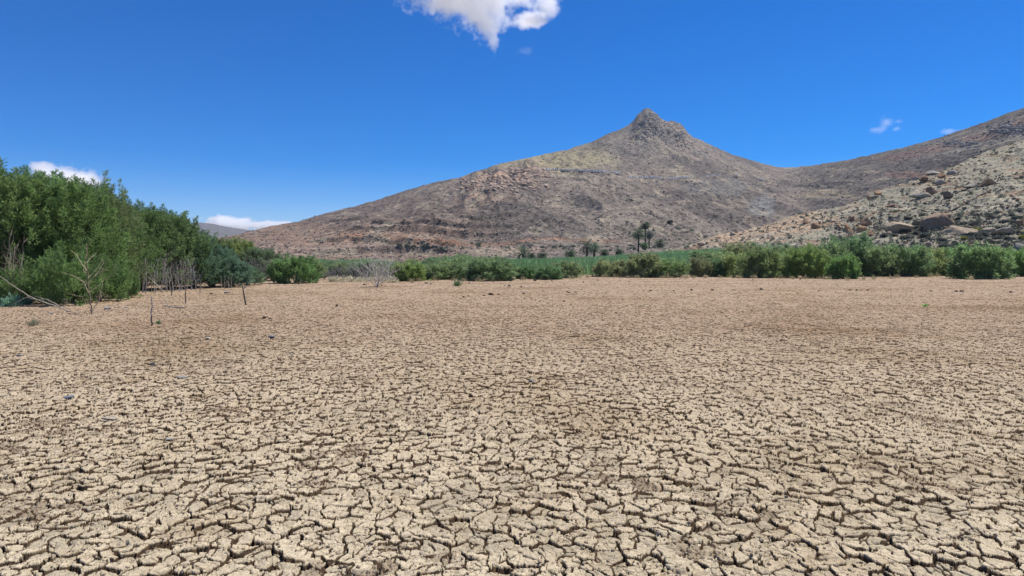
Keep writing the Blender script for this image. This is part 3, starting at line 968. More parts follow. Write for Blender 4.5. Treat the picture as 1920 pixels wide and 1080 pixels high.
# ------------------------------------------------------------------ palms
def palm_proto(seed, trunk_h, n=46, fl=2.9, tr=0.24, name="palm_tree"):
    rng = np.random.default_rng(seed)
    g, b = Geo(), Geo()
    k = max(int(trunk_h * 5), 4)
    zz = np.linspace(-.3, trunk_h, k)
    rr = tr * (1.05 - .2 * zz / max(trunk_h, 1)) * (1 + .10 * (np.arange(k) % 2))
    rr[-2:] *= 1.25
    b.tube(np.stack([.04 * np.sin(zz * .5), .05 * np.cos(zz * .37) - .05, zz], 1), rr, 9)
    for i in range(n):
        a = i * 2.39996 + rng.normal() * .1
        f = i / n
        el = math.radians(80 - 125 * f + rng.normal() * 6)             # young fronds upright, old ones hang
        L = fl * (.85 + .25 * rng.random()) * (0.82 + .3 * math.sin(math.pi * min(f + .15, 1)))
        s = np.linspace(0, 1, 10)
        ang = el - s ** 1.3 * math.radians(72 + 14 * rng.normal())
        dr = np.cumsum(np.cos(ang)) * L / 10
        dz = np.cumsum(np.sin(ang)) * L / 10
        P = np.stack([np.cos(a) * dr, np.sin(a) * dr, trunk_h + dz], 1)
        g.tube(P, .035 * np.linspace(1, .2, 10), 3, .35)
        m = 26
        q = np.linspace(.12, 1, m)
        B = np.stack([np.interp(q, s, P[:, c]) for c in range(3)], 1)
        T = unit(np.gradient(B, axis=0))
        side = unit(np.cross(T, np.array([0, 0, 1.0]) + 1e-3))
        up = np.cross(side, T)
        for sg in (-1, 1):
            D = unit(T * .75 + side * sg * .85 + up * .25 + rng.normal(size=(m, 3)) * .1)
            g.sprays(B, D, .55 * (1.1 - .55 * np.abs(q - .4)), .085, rng, np.full(m, .25 + .6 * rng.random()))
    r = empty(name)
    g.build("crown", LEAF, r)
    b.build("trunk", WOOD, r).color = (0.085, 0.07, 0.058, 1)
    return r

PT = {}
def palm(px, by, crown_y, spread, seed, colr, label, Y=262.0):
    """A palm by the foot of its trunk, the middle of its crown and the crown's spread (photo pixels)."""
    h = (by - crown_y) / F * Y
    fl = spread / 2 / F * Y * 0.92
    r = palm_proto(seed, max(h, .3), fl=fl, tr=.30 if h > 4 else .35, n=52 if h > 4 else 40)
    b = Vector(((px - 960) / F * Y, Y, CH + (HZ - by) / F * Y))
    r.location = b
    tag(r, label, "palm tree", "palms behind the reed bed")
    for c in r.children:
        if c.name.startswith("crown"):
            c.color = (*colr, 1)
PC, PD = (0.042, 0.062, 0.034), (0.030, 0.044, 0.026)
palm(1210, 468, 424, 20, 11, PD, "tallest palm with a slim dark trunk and a small tufted crown", 268)
palm(1197, 471, 439, 34, 12, PC, "palm with two tone drooping crown just left of the tallest palm", 255)
palm(1217, 464, 440, 22, 13, (0.055, 0.072, 0.062), "thin hazy palm just right of the tallest palm", 285)
palm(1100, 482, 463, 42, 14, PD, "stocky dark palm with dense crown standing over the reed bed", 240)
palm(1114, 480, 466, 32, 15, (0.05, 0.08, 0.045), "second palm leaning against the stocky dark palm", 246)
palm(980, 491, 476, 42, 16, PC, "leftmost short palm with drooping bluish crown", 215)
palm(996, 489, 482, 22, 17, PD, "small dark palm touching the leftmost short palm", 219)
palm(1016, 488, 482, 24, 18, PD, "dwarf palm with an upright tuft right of the leftmost palms", 222)
palm(1070, 480, 477, 26, 19, PC, "trunkless palm tuft left of the stocky dark palm", 232)
palm(1133, 478, 474, 20, 20, PC, "trunkless palm tuft right of the stocky dark palm", 245)
palm(1161, 475, 473, 22, 21, PC, "flat trunkless palm tuft left of the tall palms", 250)
palm(1208, 467, 461, 20, 22, (.06, .095, .045), "young bushy palm at the foot of the tall palms", 252)
palm(1238, 463, 456, 26, 23, PC, "rounded low palm beside the pale rocky slope", 258)

# ================================================================== dead wood on the mud
def dead_tree(name, base, H, seed, colr, label, cat, group=None, nb=10, r0=0.03, lean=(0, 0), spread=0.55, start=0.2, sub=3, up=0.9, mains=1, child="branch"):
    """A bare tree: trunk plus curved limbs, each limb a part with its own twigs."""
    rng = np.random.default_rng(seed)
    r = empty(name, base)
    limbs = Geo()
    for mi in range(mains):
        g = Geo()
        n = 9
        s = np.linspace(0, 1, n)
        if mains > 1:
            a = 6.28 * mi / mains + rng.normal() * .4
            ln = spread * (0.4 + 0.9 * rng.random())
            dx, dy, hh = math.cos(a) * ln * H, math.sin(a) * ln * H * .7, H * (0.6 + .45 * rng.random())
        else:
            dx, dy, hh = lean[0], lean[1], H
        P = np.stack([dx * s ** 1.2, dy * s ** 1.2, hh * s - .08], 1) + rng.normal(size=(n, 3)) * .018 * H * s[:, None]
        g.tube(P, r0 * (1 - .75 * s) * (1 if mains == 1 else .6 + .5 * rng.random()), 6)
        for i in range(nb):
            f = start + (1 - start) * (i + rng.random()) / nb
            B = np.array([np.interp(f, s, P[:, c]) for c in range(3)])
            a = i * 2.4 + rng.normal() * .5
            L = H * (.16 + .30 * (1 - f)) * (.5 + .9 * rng.random()) * spread / .55
            q = np.linspace(0, 1, 6)
            D = np.array([math.cos(a), math.sin(a) * .8, 0])
            Q = B + (D[None] * q[:, None] * (1 - .35 * q[:, None]) + np.array([0, 0, up])[None] * (q[:, None] ** 1.6)) * L + rng.normal(size=(6, 3)) * .03 * L * q[:, None]
            rb = r0 * (.5 - .25 * f)
            limbs.tube(Q, rb * (1 - .75 * q), 4)
            for j in range(sub):
                k = rng.integers(2, 6)
                e = unit(rng.normal(size=3) * .7 + np.array([D[0] * .5, D[1] * .5, .7])) * L * (.25 + .3 * rng.random())
                w_ = np.linspace(0, 1, 4)[:, None]
                limbs.tube(Q[k] + e * w_ + rng.normal(size=(4, 3)) * .03 * L * w_, rb * .55 * (1 - .7 * w_[:, 0]), 3)
        g.build("trunk" if mains == 1 else "stem", WOOD, r, smooth=True).color = (*colr, 1)
    if limbs.n:
        limbs.build(child, WOOD, r, smooth=True).color = (*colr, 1)
    return tag(r, label, cat, group)

PALE, TAN, GREY, DARK = (0.40, 0.36, 0.29), (0.30, 0.235, 0.165), (0.27, 0.255, 0.24), (0.12, 0.10, 0.085)

def bare_sapling():
    """The yellowish sapling: limbs traced from the photo as bent poles with their own spread in depth."""
    b = gp(173, 588)
    r = empty("bare_sapling", b)
    rng = np.random.default_rng(3)
    k = b.y / F
    def pole(name, pts, r0, colr, dy):
        n = len(pts)
        P = np.array([[(x - 173) * k, dy * i / max(n - 1, 1), (588 - y) * k - .05] for i, (x, y) in enumerate(pts)])
        g = Geo()
        t = np.linspace(0, n - 1, 4 * n)
        P = np.stack([np.interp(t, range(n), P[:, c]) for c in range(3)], 1) + rng.normal(size=(4 * n, 3)) * .008
        g.tube(P, r0 * np.linspace(1, .35, 4 * n), 6)
        g.build(name, WOOD, r, smooth=True).color = (*colr, 1)
    pole("trunk", [(173, 588), (169, 565), (166, 548), (163, 525), (161, 500), (159, 470), (161, 455), (167, 448)], .028, (0.23, 0.18, 0.13), .15)
    for pts, r0, dy in (([(165, 545), (158, 525), (147, 517), (136, 512), (125, 508)], .018, -.25), ([(166, 547), (176, 538), (187, 528), (189, 523), (203, 513), (208, 497)], .014, .3),
                        ([(173, 580), (184, 562), (186, 545), (189, 530)], .016, .1), ([(164, 520), (168, 512), (177, 500), (183, 483)], .016, .3),
                        ([(162, 505), (154, 490), (147, 475), (140, 467)], .017, -.2), ([(160, 480), (168, 470), (171, 457)], .014, -.3),
                        ([(164, 530), (172, 517), (187, 503), (194, 505)], .012, .35), ([(163, 522), (150, 523), (126, 522)], .006, .15),
                        ([(163, 528), (148, 531), (130, 533)], .006, -.1), ([(164, 552), (152, 553), (140, 549), (128, 543)], .011, -.3),
                        ([(166, 562), (158, 568), (152, 560)], .009, .2), ([(160, 492), (165, 480), (170, 472)], .012, .4),
                        ([(178, 515), (184, 502), (187, 488)], .013, .25), ([(161, 510), (155, 505), (156, 488)], .012, .1), ([(188, 518), (195, 509), (200, 500)], .012, -.2)):
        pole("branch", pts, r0 * 1.05, (0.62, 0.52, 0.33), dy)
    tag(r, "bare yellowish sapling with twisted branches standing on the mud in front of the trees", "dead tree")
bare_sapling()

def fallen_branch():
    r = empty("fallen_branch", gp(130, 586))
    k = gp(130, 586).y / F
    rng = np.random.default_rng(4)
    def pole(name, pts, r0, e=.35):
        g = Geo()
        n = len(pts)
        P = np.array([[(x - 130) * k, y0, (586 - y) * k - y0 * (0.0)] for x, y, y0 in pts])
        t = np.linspace(0, n - 1, 4 * n)
        P = np.stack([np.interp(t, range(n), P[:, c]) for c in range(3)], 1) + rng.normal(size=(4 * n, 3)) * .006
        g.tube(P, r0 * np.linspace(1, e, 4 * n), 6)
        g.build(name, WOOD, r, smooth=True).color = (0.47, 0.42, 0.33, 1)
    pole("main_stem", [(132, 585, 0), (112, 578, .1), (85, 570, .2), (60, 563, .3), (40, 556, .4), (20, 543, .4), (0, 529, .4), (-20, 514, .4)], .028)
    pole("side_branch", [(111, 578, .1), (105, 570, .0), (90, 561, -.1), (70, 561, -.1), (55, 558, -.1)], .022)
    pole("side_branch", [(43, 557, .4), (35, 560, .3), (18, 573, .1), (8, 582, .0)], .014)
    pole("side_branch", [(72, 563, .3), (62, 559, .4), (48, 557, .5)], .012)
    tag(r, "long pale forked branch lying on the mud with its thin end raised at the left", "branch")
fallen_branch()

def post(px, by, tops, r0, colr, label, dark=0.45, fork=None):
    """An upright dead stake: a dark wet foot and a bleached upper part."""
    b = gp(px, by)
    k = b.y / F
    r = empty("dead_stake", b)
    pts = np.array([[(x - px) * k, 0.02 * i, (by - y) * k] for i, (x, y) in enumerate([(px, by + 4)] + tops)])
    t = np.linspace(0, len(pts) - 1, 24)
    P = np.stack([np.interp(t, range(len(pts)), pts[:, c]) for c in range(3)], 1) + np.random.default_rng(px).normal(size=(24, 3)) * .006
    g, q = Geo(), Geo()
    c = int(24 * dark)
    rr = r0 * np.linspace(1.15, .7, 24)
    g.tube(P[:c + 1], rr[:c + 1] * 1.03, 6); q.tube(P[c:], rr[c:], 6)
    g.build("dark_foot", WOOD, r, smooth=True).color = (*DARK, 1)
    q.build("bleached_top", WOOD, r, smooth=True).color = (*colr, 1)
    if fork:
        f = Geo()
        fp = np.array([[(x - px) * k, -.03 * i, (by - y) * k] for i, (x, y) in enumerate(fork)])
        t = np.linspace(0, len(fp) - 1, 10)
        f.tube(np.stack([np.interp(t, range(len(fp)), fp[:, c2]) for c2 in range(3)], 1), r0 * .7 * np.linspace(1, .4, 10), 6)
        f.build("side_branch", WOOD, r, smooth=True).color = (0.48, 0.43, 0.34, 1)
    tag(r, label, "dead stake", "dead stakes standing in the mud")
post(285, 611, [(283, 590), (284, 570), (282, 556)], .021, (0.34, 0.32, 0.29), "short straight dead stake nearest the camera, grey above and dark at its foot", .3)
post(461, 572, [(458, 556), (455, 542), (454, 533)], .034, TAN, "leaning dark stake with a bleached side branch pointing up right", .7, [(455, 543), (463, 537), (472, 524)])
post(1693, 512, [(1692, 504), (1691, 497)], .028, GREY, "thin grey upright stick in front of the wide grey green shore bush", .2)
dead_tree("bare_sapling", gp(348, 568), 72 / F * gp(348, 568).y, 21, (0.22, 0.17, 0.13), "slim dead sapling with twiggy reddish grey top right of the dead grove", "dead tree", None, 12, .032, start=.5, spread=.5, sub=4)
dead_tree("bare_sapling", gp(322, 554), 84 / F * gp(322, 554).y, 22, (0.20, 0.165, 0.14), "dead sapling with a tall thin leader at the right of the grey grove", "dead tree", None, 12, .032, start=.3, spread=.6, sub=3)
dead_tree("bare_sapling", gp(375, 549), 34 / F * gp(375, 549).y, 23, GREY, "little forked dead sapling before the low blue green tree", "dead tree", None, 6, .03, start=.2, spread=.7, sub=2)
rg = random.Random(11)
for i in range(24):                                                       # the grove of dead stems below the trees
    px = 262 + i * 4.5 + rg.uniform(-2.5, 2.5)
    by = interp(px, [(262, 549), (370, 545)]) + rg.uniform(-2, 1)
    b = gp(px, by)
    dead_tree("dead_sapling", b, rg.uniform(42, 66) / F * b.y, 40 + i, (0.42, 0.40, 0.37), "grey leafless stem in the dead grove under the left thicket", "dead tree",
              "grey dead stems under the left thicket", 9, rg.uniform(.02, .036), (rg.uniform(-.3, .3), 0), .4, .25, 2, 1.2)
for i, px in enumerate((415, 421, 428, 434)):
    dead_tree("dead_sapling", gp(px, 541), 24 / F * gp(px, 541).y, 70 + i, PALE, "pale short dead stem at the foot of the lowest thicket tree", "dead tree",
              "pale dead stems at the tip of the thicket", 5, .03, (0, 0), .4, .3, 1)
for i, (px, by, ty) in enumerate(((4, 572, 446), (14, 572, 432), (20, 571, 450), (27, 571, 462), (36, 572, 440), (-6, 573, 452), (10, 571, 470), (44, 569, 480))):
    b = gp(px, by)
    dead_tree("dead_sapling", b, (by - ty) / F * b.y, 80 + i, (0.42, 0.35, 0.27), "tall thin leafless pole at the left edge in front of the dark trees", "dead tree",
              "tall bare poles at the left edge", 7, rg.uniform(.018, .03), (rg.uniform(-.2, .35), 0), .32, .35, 2, 1.1)
# the big grey fan and the bleached ones among the shore bushes
b = gp(706, 538)
dead_tree("dead_bush", b, 56 / F * b.y, 31, (0.66, 0.62, 0.55), "big pale dead bush fanning out its bare branches at the middle of the far shore", "dead bush", None, 9, .034, spread=1.05, start=.2, sub=4, mains=9, up=.9)
b = gp(1437, 521.5)
dead_tree("dead_bush", b, 42 / F * b.y, 32, (0.45, 0.41, 0.35), "white branched dead bush in front of the dark olive bush", "dead bush", None, 9, .05, spread=.55, start=.15, sub=2, mains=3)
for i, (px, by, h, lab) in enumerate(((1318, 519, 24, "grey bare stems at the foot of the brownish shore bush"), (1648, 517, 20, "short bare stems under the spreading green shore bush"),
                                      (820, 524, 28, "whitish bare stems in front of the pale green bush"), (498, 527, 44, "dense grey leafless thicket left of the lone round bush"),
                                      (510, 526, 40, "grey leafless scrub touching the lone round bush"), (478, 528, 46, "grey leafless scrub behind the thicket's tip"))):
    b = gp(px, by)
    dead_tree("dead_bush", b, h / F * b.y, 90 + i, (0.30, 0.285, 0.27), lab, "dead bush", None, 8, .035, spread=.6, start=.1, sub=4, mains=7 if i < 3 else 11, up=1.1)
for i in range(9):
    px = 605 + i * 14 + rg.uniform(-4, 4)
    b = gp(px, 526 + rg.uniform(-4, 1))
    dead_tree("dead_bush", b, rg.uniform(18, 36) / F * b.y, 110 + i, (0.28, 0.27, 0.265), "grey twiggy dead scrub between the lone round bush and the big pale dead bush", "dead bush",
              "grey dead scrub on the far shore", 8, .03, spread=.6, start=.1, sub=4, mains=6, up=1.1)
g = Geo()
b = gp(345, 579)
g.tube([[-1.0, .3, .12], [-.6, .1, .07], [-.2, .0, .05], [.05, 0, .05]], [.012, .025, .032, .03], 6)
g.tube([[-.75, .18, .1], [-.85, .3, .3], [-1.0, .2, .5]], [.015, .012, .006], 5)
o = g.build("fallen_stick", WOOD, None, True); o.location = b; o.color = (*PALE, 1)
tag(o, "pale stick lying flat on the mud between the two bare saplings", "stick")
g = Geo()
b = gp(305, 548)
g.tube([[-.9, 0, .95], [-.4, 0, .5], [0, 0, .02]], [.02, .035, .045], 6)
o = g.build("fallen_stick", WOOD, None, True); o.location = b; o.color = (0.50, 0.45, 0.36, 1)
tag(o, "bleached stick leaning out of the grey dead grove", "stick")

# ------------------------------------------------------------------ small plants and litter on the mud
def tuft(name, base, H, n, L, W, colr, label, cat, seed, flat=1.0):
    rng = np.random.default_rng(seed)
    g = Geo()
    P = np.stack([rng.normal(size=n) * H * .28, rng.normal(size=n) * H * .22, np.abs(rng.normal(size=n)) * H * .35], 1)
    D = unit(P * np.array([1.2, 1.2, .5]) / H + np.array([0, 0, flat]) + rng.normal(size=(n, 3)) * .35)
    g.sprays(P - np.array([0, 0, .03]), D, L * (.6 + .7 * rng.random(n)), W, rng)
    o = g.build(name, LEAF)
    o.location, o.color = base, (*colr, 1)
    return tag(o, label, cat)
tuft("small_plant", gp(858, 537), .42, 260, .22, .04, (0.06, 0.11, 0.045), "lone small green plant on the mud before the big dark dome bush", "plant", 1)
tuft("dry_tuft", gp(64, 611), .22, 260, .14, .012, (0.13, 0.125, 0.08), "dry grey tuft on the mud below the fallen branch", "plant", 2)
tuft("green_sprout", gp(1735, 575), .12, 70, .10, .03, (0.10, 0.20, 0.05), "tiny bright green sprout alone on the mud at the right", "plant", 3)
tuft("green_sprout", gp(298, 607), .09, 60, .08, .03, (0.06, 0.11, 0.05), "tiny green sprout beside the nearest dead stake", "plant", 4)
tuft("shore_weed", gp(20, 575), .5, 420, .2, .05, (0.10, 0.17, 0.11), "low pale green weeds beneath the tall bare poles", "weeds", 5, .6)
tuft("shore_weed", gp(47, 571), .4, 300, .18, .05, (0.10, 0.17, 0.11), "small patch of pale green weeds behind the fallen branch", "weeds", 6, .6)
for i in range(18):
    px = 590 + 55 * (i % 6) * .45 + rg.uniform(-10, 40)
    tuft("shore_weed", gp(px, 529.5 + rg.uniform(-2.5, .5)), .5, 90, .3, .05, (0.23, 0.215, 0.15), "pale dry weeds along the mud edge beside the dead scrub", "weeds", 20 + i, .8)["group"] = "dry weeds on the far mud edge"

for i in range(46):
    px = 745 + 25.5 * i + rg.uniform(-9, 9)
    by = interp(px, [(745, 529), (900, 528), (1000, 525), (1150, 521), (1450, 523), (1600, 524.5), (1760, 520), (1834, 525), (1920, 520)]) + rg.uniform(-1.5, 1.0)
    tuft("dry_weed", gp(px, by), rg.uniform(.25, .5), 70, .26, .035, (0.15, 0.13, 0.075), "small dry weed at the foot of the far shore bushes", "weeds", 60 + i, .9)["group"] = "dry weeds along the far shore bushes"

def lump(seed, n_cut=9, sub=3, rough=.10, squash=(1, .8, .6)):
    """An angular stone: a ball sliced by random planes, roughened, in unit size."""
    rng = np.random.default_rng(seed)
    import bmesh
    bm = bmesh.new()
    bmesh.ops.create_icosphere(bm, subdivisions=sub, radius=1)
    V = np.array([v.co for v in bm.verts]); Fc = np.array([[v.index for v in f.verts] for f in bm.faces])
    bm.free()
    for _ in range(n_cut):
        d = unit(rng.normal(size=3))
        h = .40 + .38 * rng.random()
        q = V @ d
        V = V - np.maximum(q - h, 0)[:, None] * d
    nz = fbm(V[:, 0] * 2.1 + seed, V[:, 1] * 2.1 + V[:, 2] * 1.7, seed, 4) - .5
    V = V * (1 + nz[:, None] * rough * 4) + rng.normal(size=V.shape) * rough * .12
    return V * np.array(squash), Fc
def stone(name, base, size, seed, colr, label, cat, squash=(1, .75, .5), group=None, sink=.15, rotz=0):
    V, Fc = lump(seed, squash=squash, sub=3)
    o = mk(name, V, Fc, STONE, smooth=False)
    o.location = base + Vector((0, 0, size * squash[2] * (1 - 2 * sink)))
    o.scale = (size, size, size)
    o.rotation_euler = (0, 0, rotz)
    o.color = (*colr, 1)
    return tag(o, label, cat, group)
SL, CH_, MUDC = (0.20, 0.255, 0.31), (0.40, 0.375, 0.32), (0.20, 0.14, 0.09)
for px, by, wpx, colr, sq, lab in (
    (131, 747, 24, (0.155, 0.225, 0.30), (1, .7, .38), "flat blue grey stone on the mud at the left"),
    (340, 711, 26, (0.36, 0.34, 0.29), (1, .6, .30), "pale flat stone sunk in the mud right of the dark greenish stone"),
    (288, 686, 14, (0.10, 0.115, 0.095), (1, .7, .6), "small dark greenish stone on the mud at the left"),
    (510, 634, 14, (0.20, 0.215, 0.25), (1, .7, .5), "small bluish grey stone on the mud beside a dark clod"),
    (391, 636, 10, (0.46, 0.44, 0.40), (1, .7, .5), "small whitish stone left of the bluish grey one"),
    (37, 669, 12, (0.30, 0.30, 0.26), (1, .7, .5), "greyish stone on the mud near the left edge"),
    (998, 717, 15, (0.21, 0.20, 0.19), (1, .7, .5), "grey stone with a dark side at the middle of the mud"),
    (318, 825, 20, (0.33, 0.37, 0.39), (1, .8, .22), "flat pale bluish stone between the plates at lower left"),
    (125, 881, 11, (0.085, 0.06, 0.042), (1, .9, .9), "blocky dark brown clod at lower left"),
    (152, 877, 8, (0.10, 0.075, 0.05), (1, .9, .8), "smaller dark brown clod right of the blocky one"),
    (202, 580, 14, (0.44, 0.44, 0.43), (1, .7, .45), "whitish stone on the mud right of the bare yellowish sapling"),
    (237, 577, 9, (0.38, 0.39, 0.41), (1, .7, .4), "small light grey stone right of the whitish one"),
    (426, 550, 12, (0.46, 0.45, 0.42), (1, .7, .4), "white flat stone on the mud before the lowest thicket tree"),
    (396, 551, 7, (0.44, 0.42, 0.39), (1, .7, .5), "tiny white stone left of the white flat one"),
    (96, 588, 12, (0.44, 0.42, 0.36), (1, .6, .3), "pale flat stone under the fallen branch"),
    (12, 745, 12, (0.40, 0.41, 0.36), (1, .7, .3), "pale greenish stone touching the left edge"),
    (545, 665, 11, (0.44, 0.39, 0.32), (1, .8, .4), "cream stone on the mud right of the flat pale one"),
    (205, 787, 30, (0.40, 0.35, 0.27), (1, .7, .3), "broad cream hump of mud above the flat pale bluish stone"),
):
    b = gp(px, by)
    stone("mud_stone" if "clod" not in lab else "mud_clod", b, wpx / 2 / F * b.y, px, colr, lab, "stone" if "clod" not in lab else "clod", sq)
clod_i = 0
for px, by, wpx in ((870, 558, 9), (878, 556, 8), (892, 556, 5), (907, 555, 7), (921, 553, 12), (935, 553, 9), (968, 552, 4), (982, 551, 9), (1065, 549, 9), (1080, 549, 7), (1096, 548, 6),
                    (1104, 549, 5), (1206, 546, 5), (1220, 546, 7), (1263, 546, 7), (1297, 545, 10), (1335, 545, 10), (1376, 545, 7), (1427, 543.5, 11), (1535, 546, 6), (1594, 545, 8),
                    (1606, 545, 7), (1627, 545, 9), (1708, 547, 6), (1746, 547, 8), (1793, 547.5, 9), (1803, 547.5, 11), (1895, 549, 10), (955, 537, 10), (978, 539, 8), (1003, 527, 9), (1035, 527.5, 6),
                    (1094, 530, 7), (1179, 529, 6), (1121, 526, 4), (800, 532, 9), (808, 533, 6), (880, 531, 8), (946, 536, 5), (1092, 543, 4), (1057, 566, 8), (1155, 588, 10), (632, 574, 10), (495, 597, 12),
                    (507, 599, 10), (533, 577, 7), (687, 573, 5), (755, 553, 5), (1012, 566, 5), (655, 598, 6), (1412, 525, 5), (1500, 524, 5), (576, 543, 5), (683, 535, 8), (716, 536, 6)):
    b = gp(px, by)
    clod_i += 1
    stone("mud_clod", b, wpx / 2 / F * b.y, 500 + clod_i, (0.085, 0.058, 0.038), "dark turned up clod on the far half of the dry lake bed", "clod", (1, .55, .42), "dark clods scattered on the far mud", .1, clod_i * .7)

def mud_crumbs():
    """Loose crumbs of dried mud lying on the plates and in the cracks near the camera."""
    r = np.random.default_rng(12)
    n = 9000
    Y = 3.6 + 11 * r.random(n) ** 1.4
    X = (r.random(n) * 1.7 - .85) * Y
    keep = fbm(X * 1.1, Y * 1.1, 43, 4, .6) + .25 * r.random(n) > .60
    X, Y = X[keep], Y[keep]
    n = len(X)
    z = mud(X, Y)[0]
    s = .005 + .017 * r.random(n) ** 2.5
    V0, F0 = lump(55, 6, 1, .06, (1, .8, .6))
    a = r.random(n) * 6.28
    V = np.stack([V0[None, :, 0] * np.cos(a)[:, None] - V0[None, :, 1] * np.sin(a)[:, None], V0[None, :, 0] * np.sin(a)[:, None] + V0[None, :, 1] * np.cos(a)[:, None],
                  np.repeat(V0[None, :, 2], n, 0)], -1) * s[:, None, None] + np.stack([X, Y, z + s * .3], 1)[:, None]
    o = mk("mud_crumbs", V.reshape(-1, 3), (F0[None] + (np.arange(n) * len(V0))[:, None, None]).reshape(-1, 3), STONE)
    o.color = (0.36, 0.27, 0.18, 1)
    tag(o, kind="stuff")
mud_crumbs()

# ================================================================== rocks, shrubs and walls on the hillside
def hill_rock(px, py, wpx, hpx, seed, colr, label, cat="boulder", group=None, cut=9, sub=4, rough=.05, yaw=None, dy=.8, name="boulder", sink=.25):
    b = HL.hit(px, py)
    k = b[1] / F
    V, Fc = lump(seed, cut, sub, rough, (1, 1, 1))
    lo, hi = V.min(0), V.max(0)
    V = (V - (lo + hi) / 2) / (hi - lo) * 2
    o = mk(name, V, Fc, ROCK)
    sx, sz = wpx / 2 * k, hpx / 2 * k
    o.scale = (sx, (sx + sz) / 2 * dy, sz / (1 - sink * .5))
    o.location = (b[0], b[1] + .3 * sx, b[2] + sz * (1 - sink))
    o.rotation_euler = (0, 0, (seed * .37 % 1 - .5) * .5 if yaw is None else yaw)
    o.color = (*colr, 1)
    return tag(o, label, cat, group)

OR, BR, GYR, PK = (0.46, 0.265, 0.135), (0.34, 0.20, 0.11), (0.36, 0.335, 0.275), (0.46, 0.335, 0.25)

def big_boulder():
    """The large boulder: sheer face to the camera, sloping slab on top, leaning to the right."""
    b = HL.hit(1768, 429)
    k = b[1] / F
    pts = [(1737, 431), (1742, 408), (1770, 400), (1789, 399), (1796, 412), (1800, 428)]
    front = np.array([[(x - 1768) * k, 0, (430 - y) * k] for x, y in pts])
    back = front.copy()
    back[:, 1] += 4.2
    back[:, 0] = back[:, 0] * .85 + .5
    back[:, 2] = np.maximum(back[:, 2], .5) * np.array([.8, 1.05, 1.12, 1.05, .95, .8])
    front[:, 1] += np.array([0, .15, .5, 1.3, .9, .4])
    import bmesh
    bm = bmesh.new()
    vs = [bm.verts.new(v) for v in np.concatenate([front, back])]
    bmesh.ops.convex_hull(bm, input=vs)
    bmesh.ops.triangulate(bm, faces=bm.faces)
    bmesh.ops.subdivide_edges(bm, edges=bm.edges, cuts=4, use_grid_fill=True)
    bmesh.ops.triangulate(bm, faces=bm.faces)
    V = np.array([v.co for v in bm.verts]); bm.verts.index_update()
    Fc = np.array([[v.index for v in f.verts] for f in bm.faces])
    bm.free()
    V = V + ((fbm(V[:, 0] * 1.2 + V[:, 1], V[:, 2] * 1.2 + 3, 5, 4) - .5) * .9)[:, None] * unit(V - V.mean(0)) + np.random.default_rng(1).normal(size=V.shape) * .03
    o = mk("boulder", V, Fc, ROCK)
    o.location = (b[0], b[1], b[2] - .3)
    o.color = (0.29, 0.20, 0.125, 1)
    tag(o, "largest boulder with a sheer dark face and a pale slab top", "boulder")
big_boulder()
